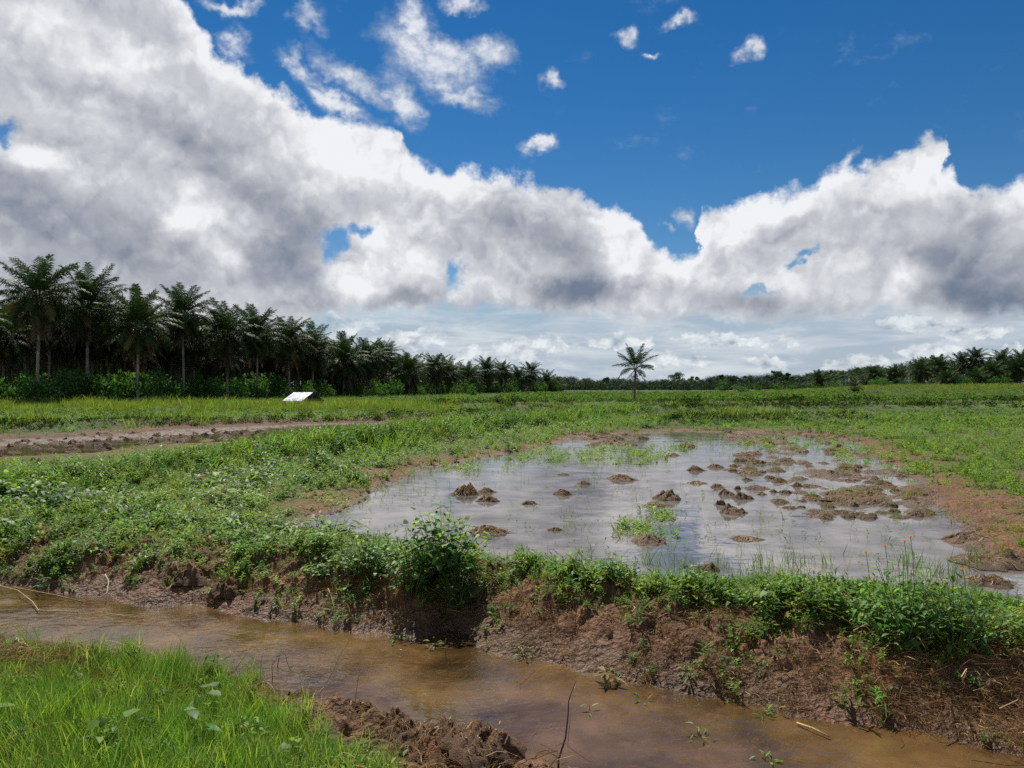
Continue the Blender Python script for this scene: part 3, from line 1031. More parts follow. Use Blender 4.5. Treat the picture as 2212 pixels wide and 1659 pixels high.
# the plantation on the right
RG = 'oil palms on the rise at the right'
right = [(1990, 768, 258, 'leftmost tall oil palm of the right hand grove, dense crown'), (2030, 763, 262, 'oil palm second from the left end of the right hand grove'),
         (2046, 792, 246, 'low oil palm in front of the right hand grove'), (2078, 757, 268, 'oil palm in the middle of the right hand grove, level with its neighbours'),
         (2108, 749, 266, 'tallest oil palm in the right hand grove'), (2110, 790, 244, 'wide low oil palm in front of the tallest one at the right'),
         (2140, 772, 250, 'wide crowned oil palm with drooping fronds right of the tallest'), (2165, 751, 264, 'tall narrow oil palm near the right edge of the field'),
         (2192, 766, 256, 'oil palm behind the last one at the right'), (2208, 749, 258, 'last tall oil palm at the far right')]
for i, (ox, oy, dd, lab) in enumerate(right):
    palm_by_pixel(ox, oy, dd, lab, RG, i + 2)
    taken.append(((ox - CX) / FO * dd, dd))
for k in range(60):
    dd = rg.uniform(268, 330); ox = rg.uniform(1985, 2330)
    x = (ox - CX) / FO * dd
    if clear_of(x, dd, 4.5):
        taken.append((x, dd))
        palm_by_pixel(ox, rg.uniform(764, 790), dd, 'oil palm in the rows behind the right hand grove front', 'oil palms behind the right hand grove', k, protos_far)
mid = [(1888, 787, 300, 'full oil palm standing before the dark trees left of the right hand grove'), (1767, 797, 330, 'bushy oil palm at the left end of the right wood'),
       (1710, 812, 300, 'small thin oil palm in front of the far wood, left of the bushy one'), (1846, 816, 170, 'short oil palm with a stubby trunk alone in the field at the right'),
       (1932, 786, 330, 'oil palm just right of the full one before the dark trees')]
for i, (ox, oy, dd, lab) in enumerate(mid):
    palm_by_pixel(ox, oy, dd, lab, RG, i, protos_short if i in (2, 3) else None, 0.55 if i == 3 else 0.9)
n = 0
for k in range(90):
    dd = rg.uniform(330, 430); ox = rg.uniform(1740, 2020)
    x = (ox - CX) / FO * dd
    if n < 26 and clear_of(x, dd, 5.0):
        taken.append((x, dd)); n += 1
        palm_by_pixel(ox, np.interp(ox, [1740, 1800, 1870, 2020], [812, 800, 790, 776]) + rg.uniform(-3, 14), dd, 'oil palm in the far wood left of the right hand grove',
                      'oil palms of the far right wood', k, protos_far)

# ------------------------------------------------------------------ the rest of the plantation, row upon row, seen only as darkness between the trunks
deep = Bag()
rg = np.random.default_rng(15)
sm = Bag()
for i in range(20):
    frond(sm, rg, 5.2, R(78 - 125 * i / 19), R(55), i * 2.4, (0, 0, 0), 11, 1.5, (0.034, 0.06, 0.024), droop=0.7)
dV = np.concatenate(sm.V); dF = np.concatenate(sm.F); dC = np.concatenate(sm.C)
nd_ = 0
for gy in np.arange(90, 420, 7.5):
    for gx in np.arange(-330, 40, 7.0):
        x = gx + rg.uniform(-1.6, 1.6); y = gy + rg.uniform(-1.6, 1.6)
        behind = np.interp(y, edge_y, edge_x) - x
        if behind > (16 if y < 140 else 6) and abs(x / y) < 0.95 and clear_of(x, y, 4.0):
            nd_ += 1
            o_ = (x / y) * FO + CX
            tip = min(14.0, CAM_H + (HZ - np.interp(o_, [-200, 0, 188, 300, 490, 650, 830, 1050, 1200], [620, 620, 625, 650, 690, 725, 765, 800, 822])) / FO * y) + rg.uniform(-2, 0)
            a_ = rg.uniform(0, 6.28); c_, s_ = math.cos(a_), math.sin(a_)
            M = np.array([[c_, -s_, 0], [s_, c_, 0], [0, 0, 1]])
            deep.put(dV @ M.T + np.array([x, y, tip - 3.6]), dF, dC * rg.uniform(0.7, 1.3))
            tube(deep, [(x, y, -0.2), (x, y, tip - 3.4)], 0.2, TRUNK_C * rg.uniform(0.5, 0.9), 5, False)
            for q in range(5):                         # hanging dead leaves and saplings fill the under-storey
                b0 = np.array([x + rg.uniform(-3, 3), y + rg.uniform(-3, 3), rg.uniform(0.2, 2.0)])
                frond(deep, rg, rg.uniform(2.0, 3.6), R(rg.uniform(30, 80)), R(70), rg.uniform(0, 6.28), b0, 6, 1.0, np.array([0.03, 0.05, 0.02]) * rg.uniform(0.6, 1.4), droop=0.8)
link('deep_plantation', deep.mesh('deep_plantation'), MATS['palm_leaf'], label='dark mass of palm rows deep inside the plantation', cat='wood', kind='stuff')

# ------------------------------------------------------------------ far wood across the field: one mass of small palm crowns and bushes
bag = Bag()
rg = np.random.default_rng(77)
small = Bag()
for i in range(16):
    a = i * 2.4
    frond(small, rg, 4.2, R(80 - 95 * i / 15), R(60), a, (0, 0, 0), 7, 1.3, (0.020, 0.040, 0.026), droop=0.6)
sV = np.concatenate(small.V); sF = np.concatenate(small.F); sC = np.concatenate(small.C)
NF = 1100
dist = rg.uniform(520, 980, NF)
ox = rg.uniform(1090, 1990, NF)
hx = (ox - CX) / FO * dist
skyl = np.interp(ox, [1090, 1210, 1300, 1400, 1500, 1600, 1750, 1900, 2000], [800, 818, 822, 819, 821, 814, 804, 797, 788])
hz_ = CAM_H + (HZ - skyl + 1 + 3.0 * np.sin(ox * 0.021) + 2.0 * np.sin(ox * 0.057 + 1) - rg.uniform(-2, 14, NF)) / FO * dist - 3.0
for i in range(NF):
    c, s = math.cos(i * 1.7), math.sin(i * 1.7)
    k = rg.uniform(0.8, 1.25)
    M = np.array([[c, -s, 0], [s, c, 0], [0, 0, 1]]) * k
    bag.put(sV @ M.T + np.array([hx[i], dist[i], hz_[i]]), sF, sC * rg.uniform(0.6, 1.3))
for i in range(240):                                   # trunks under the nearer crowns
    j = int(rg.integers(NF))
    tube(bag, [(hx[j], dist[j], -1), (hx[j], dist[j], hz_[j])], 0.25, (0.05, 0.045, 0.04), 4, False)
# low bushes along its foot
for i in range(2400):
    dd = rg.uniform(430, 640); o = rg.uniform(1190, 2010)
    cx = (o - CX) / FO * dd
    r0 = rg.uniform(1.0, 3.2)
    P = rg.normal(0, 1, (22, 3)); P /= np.linalg.norm(P, axis=1, keepdims=True)
    P = P * rg.uniform(0.4, 1, (22, 1)) * r0 * np.array([1.2, 1.2, 0.9]) + np.array([cx, dd, rg.uniform(0.3, 3.4)])
    q = rg.normal(0, 0.55, (22, 3, 3))
    bag.put((P[:, None] + q).reshape(-1, 3), np.arange(66).reshape(-1, 3), np.array([0.022, 0.045, 0.028]) * rg.uniform(0.55, 1.4))
link('far_wood', bag.mesh('far_wood'), MATS['far_leaf'], label='dark far wood of palms and bushes running across the horizon', cat='wood', kind='stuff')

# ------------------------------------------------------------------ plant templates (V, F, shade per vertex), unit sized, growing along +Z
def T_leaf(L, w, pos, azi, elev, fold=0.25, droop=0.25, heart=False):
    """a pointed leaf with a folded midrib: 7 vertices"""
    k = 0.22 if heart else 0.34
    pts = np.array([[0, 0, 0], [k, 0.5, fold * 0.25], [k, -0.5, fold * 0.25], [0.5, 0, -0.02], [0.68, 0.34 if heart else 0.36, fold * 0.2 - droop * 0.25],
                    [0.68, -0.34 if heart else -0.36, fold * 0.2 - droop * 0.25], [1.0, 0, -droop * 0.6]])
    if heart:
        pts[1, 0] = pts[2, 0] = 0.12
        pts[0, 0] = 0.08
    pts = pts * np.array([L, w, L])
    ce, se = math.cos(elev), math.sin(elev)
    x = pts[:, 0] * ce - pts[:, 2] * se; z = pts[:, 0] * se + pts[:, 2] * ce
    ca, sa = math.cos(azi), math.sin(azi)
    V = np.stack([x * ca - pts[:, 1] * sa, x * sa + pts[:, 1] * ca, z], -1) + np.asarray(pos)
    F = [(0, 2, 3), (0, 3, 1), (1, 3, 4), (2, 5, 3), (3, 5, 6), (3, 6, 4)]
    return V, F


class Tpl:
    def __init__(self):
        self.V, self.F, self.S, self.n = [], [], [], 0

    def put(self, V, F, s):
        V = np.asarray(V, float)
        self.V.append(V); self.F.append(np.asarray(F, int) + self.n)
        self.S.append(np.repeat(np.asarray(s, float)[None], len(V), 0)); self.n += len(V)

    def ribbon(self, pts, w, s, taper=True):
        pts = np.asarray(pts, float); n = len(pts)
        t = np.gradient(pts, axis=0); t /= np.linalg.norm(t, axis=1, keepdims=True) + 1e-9
        a = rng.uniform(0, 6.28)
        side = np.cross(t, np.array([math.cos(a), math.sin(a), 0.3])); side /= np.linalg.norm(side, axis=1, keepdims=True) + 1e-9
        ww = w * (1 - np.linspace(0, 1, n) ** 2)[:, None] if taper else np.full((n, 1), w)
        L_, R_ = pts + side * ww * 0.5, pts - side * ww * 0.5
        if taper:
            V = np.concatenate([L_[:-1], R_[:-1], pts[-1:]]); m_ = n - 1
            F = []
            for i in range(m_ - 1):
                F += [(i, i + m_, i + 1), (i + 1, i + m_, i + m_ + 1)]
            F.append((m_ - 1, 2 * m_ - 1, 2 * m_))
        else:
            V = np.concatenate([L_, R_]); F = []
            for i in range(n - 1):
                F += [(i, i + n, i + 1), (i + 1, i + n, i + n + 1)]
        self.put(V, F, s)

    def done(self):
        return np.concatenate(self.V), np.concatenate(self.F), np.concatenate(self.S)


def t_grass(seed, n=12, spread=0.16, lean=0.45, w=0.020, seg=4):
    rg = np.random.default_rng(seed); t = Tpl()
    for _ in range(n):
        a = rg.uniform(0, 6.28); h = rg.uniform(0.55, 1.05); l = lean * rg.uniform(0.2, 1.2)
        b = np.array([rg.normal(0, spread), rg.normal(0, spread), -0.03])
        s = np.linspace(0, 1, seg)
        d = np.array([math.cos(a), math.sin(a)])
        P = np.stack([b[0] + d[0] * l * s ** 1.8 * h, b[1] + d[1] * l * s ** 1.8 * h, b[2] + h * (s - 0.28 * l * s ** 2.5)], -1)
        q = rg.uniform(0.7, 1.3)
        c = (q, q * rg.uniform(0.92, 1.08), q * rg.uniform(0.7, 1.3))
        if rg.random() < 0.03:
            c = (q * 2.2, q * 1.35, q * 1.7)
        t.ribbon(P, w * rg.uniform(0.7, 1.4), c)
    return t.done()


def t_weed(seed, stems=3, leaves=9, L=0.36, w=0.15, heart=False, spread=0.22, lean=0.3, low=0.1):
    rg = np.random.default_rng(seed); t = Tpl()
    for _ in range(stems):
        a = rg.uniform(0, 6.28); h = rg.uniform(0.65, 1.05); l = lean * rg.uniform(0.1, 1.2)
        b = np.array([rg.normal(0, spread * 0.5), rg.normal(0, spread * 0.5)])
        d = np.array([math.cos(a), math.sin(a)])
        s = np.linspace(0, 1, 5)
        P = np.stack([b[0] + d[0] * l * s ** 1.5, b[1] + d[1] * l * s ** 1.5, h * s - 0.03], -1)
        t.ribbon(P, 0.018, (0.9, 0.75, 0.6), False)
        for i in range(leaves):
            q = low + (1 - low) * (i + 0.5) / leaves
            p = np.array([np.interp(q, s, P[:, k]) for k in range(3)])
            az_ = i * 2.6 + rg.uniform(-0.6, 0.6)
            sc = (1.15 - 0.55 * q) * rg.uniform(0.7, 1.2)
            if i == leaves - 1:
                sc *= 0.7
            v, f = T_leaf(L * sc, w * sc, p, az_, rg.uniform(-0.25, 0.75) + 0.25 * q, rg.uniform(0.1, 0.5), rg.uniform(0.1, 0.6), heart)
            k = rg.uniform(0.72, 1.3)
            c = (k * (1 + 0.25 * q), k * (1 + 0.12 * q), k)
            if rg.random() < 0.04:
                c = (k * 2.6, k * 1.4, k * 0.9)
            t.put(v, f, c)
    return t.done()


def t_broad(seed, n=7, L=0.42, w=0.36):
    """big heart shaped leaves on bare stalks"""
    rg = np.random.default_rng(seed); t = Tpl()
    for i in range(n):
        a = i * 2.4 + rg.uniform(-0.4, 0.4); h = rg.uniform(0.3, 0.95); r_ = rg.uniform(0.05, 0.4)
        d = np.array([math.cos(a), math.sin(a)])
        s = np.linspace(0, 1, 4)
        P = np.stack([d[0] * r_ * s, d[1] * r_ * s, h * s ** 0.8 - 0.02], -1)
        t.ribbon(P, 0.022, (0.9, 0.8, 0.6), False)
        k = rg.uniform(0.75, 1.25); sc = rg.uniform(0.6, 1.15)
        v, f = T_leaf(L * sc, w * sc, P[-1], a + rg.uniform(-0.5, 0.5), rg.uniform(-0.7, 0.35), rg.uniform(0.1, 0.35), rg.uniform(0.1, 0.5), True)
        t.put(v, f, (k, k, k * rg.uniform(0.8, 1.3)))
    return t.done()


def t_dome(seed, n=20, size=0.30, flat=0.8):
    """low detail clump of pointed leaves for plants seen from far"""
    rg = np.random.default_rng(seed)
    P = rg.normal(0, 1, (n, 3)); P[:, 2] = np.abs(P[:, 2]); P /= np.linalg.norm(P, axis=1, keepdims=True)
    P *= (rg.uniform(0.35, 1, (n, 1))) * np.array([0.6, 0.6, flat])
    D = rg.normal(0, 1, (n, 3)); D[:, 2] = D[:, 2] * 0.6 + 0.35; D /= np.linalg.norm(D, axis=1, keepdims=True)
    S = np.cross(D, rg.normal(0, 1, (n, 3))); S /= np.linalg.norm(S, axis=1, keepdims=True)
    l = size * rg.uniform(0.6, 1.3, (n, 1))
    V = np.stack([P, P + D * l * 0.45 + S * l * 0.24, P + D * l, P + D * l * 0.45 - S * l * 0.24], 1).reshape(-1, 3)
    F = (np.array([(0, 1, 2), (0, 2, 3)])[None] + (np.arange(n) * 4)[:, None, None]).reshape(-1, 3)
    k = np.repeat(rg.uniform(0.65, 1.35, n), 4)
    return V, F, np.stack([k, k, k], -1)


def t_stalks(seed, n=3, leafy=True):
    """thin upright stalks with a few narrow leaves, standing in water"""
    rg = np.random.default_rng(seed); t = Tpl()
    for _ in range(n):
        a = rg.uniform(0, 6.28); h = rg.uniform(0.4, 1.0); l = rg.uniform(0, 0.35)
        d = np.array([math.cos(a), math.sin(a)]); b = rg.normal(0, 0.22, 2)
        s = np.linspace(0, 1, 4)
        P = np.stack([b[0] + d[0] * l * s ** 1.5, b[1] + d[1] * l * s ** 1.5, h * s - 0.1], -1)
        k = rg.uniform(0.6, 1.2)
        t.ribbon(P, 0.020, (k, k, k))
        if leafy:
            for j in range(int(rg.integers(2, 5))):
                q = rg.uniform(0.35, 1.0)
                p = np.array([np.interp(q, s, P[:, m_]) for m_ in range(3)])
                v, f = T_leaf(rg.uniform(0.2, 0.34), rg.uniform(0.05, 0.09), p, rg.uniform(0, 6.28), rg.uniform(0.0, 0.9), 0.2, 0.4)
                t.put(v, f, (k, k, k))
    return t.done()


def t_straw(seed, n=9, upright=0.25):
    rg = np.random.default_rng(seed); t = Tpl()
    for _ in range(n):
        a = rg.uniform(0, 6.28); l = rg.uniform(0.4, 1.1); b = rg.normal(0, 0.35, 2)
        cur = rg.uniform(-0.9, 0.9); up = upright * rg.uniform(0, 1.2)
        s = np.linspace(0, 1, 4)
        ang = a + cur * s
        P = np.stack([b[0] + np.cos(ang) * l * s, b[1] + np.sin(ang) * l * s, 0.03 + up * np.sin(s * rg.uniform(1.2, 3.1)) + 0.01], -1)
        k = rg.uniform(0.55, 1.25)
        t.ribbon(P, 0.019 * rg.uniform(0.5, 1.5), (k, k * rg.uniform(0.9, 1.0), k * rg.uniform(0.7, 1.05)), False)
    return t.done()


GRASS = [t_grass(1000 + k) for k in range(8)]
FINE = [t_grass(1100 + k, 16, 0.20, 0.55, 0.013, 5) for k in range(8)]
TALL = [t_grass(1200 + k, 16, 0.22, 0.5, 0.030, 4) for k in range(6)]
WEED = [t_weed(1300 + k) for k in range(8)]
WEED_N = [t_weed(1400 + k, 4, 8, 0.42, 0.11, False, 0.35, 0.45) for k in range(6)]
LOWW = [t_weed(1500 + k, 5, 5, 0.5, 0.2, False, 0.7, 0.7) for k in range(6)]
BROAD = [t_broad(1600 + k) for k in range(6)]
DOME = [t_dome(1700 + k) for k in range(8)]
DOME_F = [t_dome(1750 + k, 11, 0.42) for k in range(8)]
STALK = [t_stalks(1800 + k) for k in range(8)]
STALK_B = [t_stalks(1850 + k, 3, False) for k in range(5)]
STRAW = [t_straw(1900 + k) for k in range(8)]

CG = dict(bright=(0.195, 0.315, 0.050), fresh=(0.105, 0.260, 0.056), mid=(0.090, 0.185, 0.040), dark=(0.034, 0.090, 0.020), olive=(0.165, 0.175, 0.040),
          yellow=(0.29, 0.26, 0.055), straw=(0.42, 0.29, 0.145), pale=(0.19, 0.285, 0.075), brown=(0.21, 0.12, 0.058), blue=(0.065, 0.150, 0.065))
CG = {k: np.array(v) for k, v in CG.items()}


class Field:
    """gathers thousands of small plants of one ground-cover object"""
    def __init__(self):
        self.V, self.F, self.C, self.n = [], [], [], 0

    def add(self, tpls, X, Y, Zp, size, color, tilt=0.12, aspect=1.0, seed=0):
        X = np.asarray(X, float)
        if len(X) == 0:
            return
        rg = np.random.default_rng(seed + len(X))
        N_ = len(X)
        size = np.broadcast_to(size, (N_,)); Zp = np.broadcast_to(Zp, (N_,))
        color = np.broadcast_to(color, (N_, 3))
        yaw = rg.uniform(0, 6.28, N_); tx = rg.normal(0, tilt, N_); ty = rg.normal(0, tilt, N_)
        which = rg.integers(0, len(tpls), N_)
        for k, (V, F, S) in enumerate(tpls):
            m_ = np.where(which == k)[0]
            if len(m_) == 0:
                continue
            c, s = np.cos(yaw[m_])[:, None], np.sin(yaw[m_])[:, None]
            x = V[None, :, 0] * c - V[None, :, 1] * s
            y = V[None, :, 0] * s + V[None, :, 1] * c
            z = np.repeat(V[None, :, 2], len(m_), 0) * aspect
            x = x + z * tx[m_][:, None]; y = y + z * ty[m_][:, None]
            P = np.stack([x, y, z], -1) * size[m_][:, None, None] + np.stack([X[m_], np.asarray(Y)[m_], Zp[m_]], -1)[:, None]
            self.V.append(P.reshape(-1, 3).astype(np.float32))
            f = F[None] + (np.arange(len(m_)) * len(V))[:, None, None] + self.n
            self.F.append(f.reshape(-1, 3).astype(np.int32))
            self.C.append((S[None] * color[m_][:, None]).reshape(-1, 3).astype(np.float32))
            self.n += len(m_) * len(V)

    def build(self, name, mat, label, cat):
        me = tri_mesh(name, np.concatenate(self.V), np.concatenate(self.F), np.clip(np.concatenate(self.C), 0.004, 0.85))
        return link(name, me, MATS[mat], label=label, cat=cat, kind='stuff')


def cand_pts(n, y0, y1, spread=0.80, seed=0):
    rg = np.random.default_rng(seed)
    Y = np.exp(rg.uniform(math.log(y0), math.log(y1), n))
    X = rg.uniform(-1, 1, n) * (spread * Y + 0.6)
    return X, Y


def pick(X, Y, Z, w, seed):
    rg = np.random.default_rng(seed)
    m_ = rg.random(len(X)) < w
    z = height(X[m_], Y[m_])
    return X[m_], Y[m_], z, m_


def tone(names, n, seed, var=0.25):
    rg = np.random.default_rng(abs(int(seed)) + 7)
    A = np.array([CG[k] for k in names])
    w = rg.dirichlet(np.ones(len(names)) * 0.7, n)
    return (w @ A) * rg.uniform(1 - var, 1 + var, (n, 1))


# ------------------------------------------------------------------ 1. soft grass of the near bank
near_grass = Field()
X, Y = cand_pts(62000, 1.9, 8.5, 0.8, 11)
Z = zones(X, Y)
pox, poy = proj(X, Y, 0.10)
lim = np.interp(poy, [1370, 1400, 1440, 1480, 1540, 1600, 1660, 1800], [180, 300, 590, 670, 760, 830, 870, 880]) + 60 * fbm(X, Y, 0.4, 3, 5)
w = (~Z['far']) * (Z['sdD'] > 0.10) * (pox < lim) * sst(0.1, 0.3, Z['sdD'] - np.interp(pox, [420, 600, 900], [0.0, 0.32, 0.6]) + 0.18 * fbm(X, Y, 0.35, 2, 6)) * (0.6 + 0.4 * sst(-0.4, 0.1, fbm(X, Y, 0.7, 3, 9)))
w = w * np.where((pox < 200) & (poy < 1450), 0.15, 1.0)
x, y, z, m_ = pick(X, Y, Z, w, 1)
tallness = (0.75 + 0.7 * fbm(x, y, 0.5, 3, 15) + 0.2 * sst(0.9, 0.3, Z['sdD'][m_])) * sst(0.0, 0.7, Z['sdD'][m_] + 0.25 - np.interp(pox[m_], [420, 600, 900], [0.0, 0.3, 0.55]))
pn = fbm(x, y, 0.6, 4, 17)
gcol = tone(['bright', 'fresh', 'fresh', 'fresh', 'mid'], len(x), 2)
gcol = gcol * (0.95 + 0.5 * pn)[:, None] + np.array([0.06, 0.03, 0.0]) * sst(0.1, 0.5, fbm(x, y, 0.9, 3, 18))[:, None]
near_grass.add(FINE, x, y, z - 0.01, rng.uniform(0.12, 0.22, len(x)) * tallness, np.clip(gcol, 0.01, 1), 0.3)
m2 = rng.random(len(x)) < 0.10
near_grass.add(GRASS, x[m2], y[m2], z[m2], rng.uniform(0.14, 0.30, m2.sum()), tone(['bright', 'fresh', 'pale'], m2.sum(), 3), 0.2)
m2 = (rng.random(len(x)) < 0.035)
near_grass.add(LOWW, x[m2], y[m2], z[m2], rng.uniform(0.06, 0.13, m2.sum()), tone(['bright', 'mid', 'blue'], m2.sum(), 4), 0.2)
m2 = (rng.random(len(x)) < 0.015)
near_grass.add(STRAW, x[m2], y[m2], z[m2] + 0.03, rng.uniform(0.10, 0.22, m2.sum()), tone(['straw', 'olive'], m2.sum(), 44), 0.2)
m2 = (rng.random(len(x)) < 0.003) & (Z['sdD'][m_] > 0.8)
near_grass.add(BROAD, x[m2], y[m2], z[m2], rng.uniform(0.12, 0.22, m2.sum()), tone(['bright', 'blue', 'pale'], m2.sum(), 5), 0.2)
near_grass.build('near_grass', 'grass', 'soft bright green grass on the near bank of the ditch', 'grass')

# ------------------------------------------------------------------ 2. straw, roots and sprouts on the bank between ditch and pond
bank = Field()
X, Y = cand_pts(150000, 3.0, 13, 0.8, 21)
Z = zones(X, Y)
e = Z['sdD']
pox, poy = proj(X, Y, 0.2)
leftish = sst(700, 250, pox)
patch = fbm(X, Y, 0.8, 4, 61)
w = Z['far'] * (e > 0.04) * (e < 1.7) * (1 - 0.7 * leftish) * sst(-0.35, 0.25, fbm(X, Y, 0.5, 3, 62)) * np.where(e < 1.2, 0.40, 0.16)
w = w * np.where(pox > 1700, 1.5, 1.0)
x, y, z, m_ = pick(X, Y, Z, w, 3)
bank.add(STRAW, x, y, z, rng.uniform(0.03, 0.15, len(x)), tone(['straw', 'brown', 'brown', 'straw'], len(x), 7, 0.45), 0.3)
pox2 = pox[m_]
m2 = rng.random(len(x)) < np.where(pox2 > 1750, 0.03, 0.004)
bank.add([t_straw(1950 + k, 5, 0.5) for k in range(5)], x[m2], y[m2], z[m2] + 0.02, rng.uniform(0.16, 0.34, m2.sum()), tone(['straw', 'brown'], m2.sum(), 8, 0.3), 0.4)
# straw and a little growth on the bare near bank
w = (~Z['far']) * (e > 0.02) * (e < 0.55) * 0.03 + (~Z['far']) * (e > 0.1) * (pox > 820) * 0.035 + (~Z['far']) * (pox < 220) * (poy < 1470) * (poy > 1380) * 0.5
x, y, z, m_ = pick(X, Y, Z, w, 4)
bank.add(STRAW, x, y, z + 0.01, rng.uniform(0.06, 0.2, len(x)), tone(['straw', 'brown'], len(x), 9, 0.3), 0.2)
m2 = rng.random(len(x)) < 0.3
bank.add(GRASS, x[m2], y[m2], z[m2], rng.uniform(0.06, 0.16, m2.sum()), tone(['olive', 'mid', 'yellow'], m2.sum(), 10), 0.3)
bank.build('dry_straw', 'straw', 'dry straw and roots strewn over the brown soil bank', 'straw')

bankw = Field()
X, Y = cand_pts(70000, 3.0, 13, 0.8, 31)
Z = zones(X, Y)
e = Z['sdD']
pox, poy = proj(X, Y, 0.3)
leftish = sst(900, 300, pox)
patch = fbm(X, Y, 0.7, 4, 64)
bare_top = np.exp(-(((pox - 1720) / 150) ** 2 + ((poy - 1370) / 50) ** 2)) + np.exp(-(((pox - 1290) / 120) ** 2 + ((poy - 1290) / 22) ** 2)) + 0.9 * np.exp(-(((pox - 420) / 150) ** 2 + ((poy - 1215) / 55) ** 2)) + 0.8 * np.exp(-(((pox - 210) / 50) ** 2 + ((poy - 1180) / 40) ** 2)) + 0.7 * np.exp(-(((pox - 2100) / 200) ** 2 + ((poy - 1420) / 70) ** 2))
top_w = sst(0.30, 0.85, e + 0.5 * patch) * (e < 2.6) * (Z['sdP'] > -0.05)
slope_w = (e > 0.05) * (e < 1.1) * np.clip(0.17 * sst(-0.45, 0.15, patch) + leftish * sst(-0.02, 0.3, e) * sst(-0.7, -0.1, patch), 0, 1)
w = Z['far'] * np.clip(top_w * 0.9 + slope_w, 0, 1) * np.clip(1 - 1.2 * bare_top, 0.02, 1)
w = w * np.where(pox > 2000, 0.75, 1.0) * sst(-0.62, -0.1, patch)
x, y, z, m_ = pick(X, Y, Z, w * 0.85, 5)
n_ = len(x)
kind = rng.random(n_) + 0.35 * fbm(x, y, 0.6, 3, 66)
em = e[m_]
sz = rng.uniform(0.6, 1.25, n_) * (0.5 + 0.95 * sst(-0.35, 0.4, fbm(x, y, 0.45, 3, 133))) * (1 - 0.5 * sst(1.05, 1.6, em) * sst(1.6, 0.3, Z['sdP'][m_])) * np.where(em < 0.9, 0.62 + 0.3 * leftish[m_], 1.0)
for lo, hi, tp, s_, cols, tl in ((-9, 0.28, GRASS, 0.15, ['olive', 'mid', 'bright', 'yellow'], 0.3), (0.28, 0.50, LOWW, 0.12, ['bright', 'mid', 'olive'], 0.2), (0.50, 0.74, WEED, 0.17, ['bright', 'mid', 'fresh'], 0.2),
                                 (0.74, 0.86, WEED_N, 0.19, ['fresh', 'mid', 'dark'], 0.2), (0.86, 1.0, BROAD, 0.15, ['bright', 'blue', 'mid'], 0.25), (1.0, 9, FINE, 0.17, ['bright', 'fresh', 'yellow'], 0.3)):
    q = (kind >= lo) & (kind < hi)
    bankw.add(tp, x[q], y[q], z[q] - 0.01, s_ * sz[q], tone(cols, q.sum(), int(lo * 100) + 70), tl)
bankw.build('bank_weeds', 'leaf', 'low weeds and grass growing along the crest of the soil bank', 'weeds')

# ------------------------------------------------------------------ 3. green field left of the pond, field on the right, far fields
fieldw = Field()
X, Y = cand_pts(90000, 6.5, 46, 0.78, 41)
Z = zones(X, Y)
patch = fbm(X, Y, 1.5, 4, 81); big_ = fbm(X, Y, 6.0, 3, 83)
dd = pline(X, Y, dyke)
w = Z['far'] * (Z['sdD'] > 1.35) * sst(-0.05, 0.3 + 0.01 * Y, Z['sdP']) * (Z['sdM'] > 0.05) * np.clip(1 - 0.93 * Z['bare'], 0, 1) * (0.12 + 0.88 * sst(-0.32, 0.08, patch)) * 0.9
x, y, z, m_ = pick(X, Y, Z, w * 0.62, 6)
n_ = len(x)
grow = 1 + 0.018 * np.clip(y - 8, 0, 40)
kind = rng.random(n_) + 0.5 * big_[m_] + 0.2 * patch[m_]
grow = grow * (0.42 + 1.05 * sst(-0.35, 0.4, fbm(x, y, 0.55 + 0.0, 3, 131) + 0.3 * patch[m_])) * (0.5 + 0.5 * sst(0.5, 5.0, Z['sdM'][m_])) * np.where(y < 14, 0.42 + 0.58 * sst(0.2, 1.8, Z['sdP'][m_]), 1.0)
right_ = x > 0.12 * y
for lo, hi, tp, s_, cols in ((-9, 0.25, GRASS, 0.17, ['olive', 'mid', 'bright', 'bright', 'yellow']), (0.25, 0.62, WEED, 0.145, ['bright', 'bright', 'fresh', 'mid']), (0.62, 0.86, LOWW, 0.15, ['bright', 'fresh', 'mid']),
                             (0.86, 9, WEED_N, 0.19, ['bright', 'fresh', 'dark'])):
    q = (kind >= lo) & (kind < hi)
    fieldw.add(tp, x[q], y[q], z[q] - 0.01, s_ * rng.uniform(0.6, 1.25, q.sum()) * grow[q] * np.where(right_[q], 0.85, 1.0), tone(cols, q.sum(), int(lo * 50) + 170), 0.2)
# tall grass and weeds on the dyke
X, Y = cand_pts(60000, 11, 52, 0.8, 51)
Z = zones(X, Y)
dd = pline(X, Y, dyke)
w = np.exp(-(dd / 0.85) ** 2) * (Z['sdM'] > 0.1) * (Z['sdP'] > 0.15)
dox, doy = proj(X, Y)
x, y, z, m_ = pick(X, Y, Z, w * 0.8, 8)
n_ = len(x)
sec = fbm(x, y, 2.2, 3, 91)
kind = rng.random(n_) + 0.7 * sec
side_ = dd[m_]
for lo, hi, tp, s_, cols in ((-9, 0.34, WEED_N, 0.46, ['dark', 'mid', 'fresh']), (0.34, 0.60, WEED, 0.34, ['mid', 'olive', 'bright']), (0.60, 0.8, TALL, 0.54, ['bright', 'pale', 'fresh', 'olive']), (0.8, 9, TALL, 0.62, ['fresh', 'bright', 'mid'])):
    q = (kind >= lo) & (kind < hi)
    fieldw.add(tp, x[q], y[q], z[q] - 0.02, s_ * rng.uniform(0.6, 1.2, q.sum()) * np.interp(dox[m_][q], [0, 450, 700], [0.5, 0.65, 1.2]), tone(cols, q.sum(), int(lo * 50) + 270, 0.3), 0.25)
fieldw.build('field_weeds', 'leaf', 'bright leafy weeds and grass covering the fields around the pond', 'weeds')

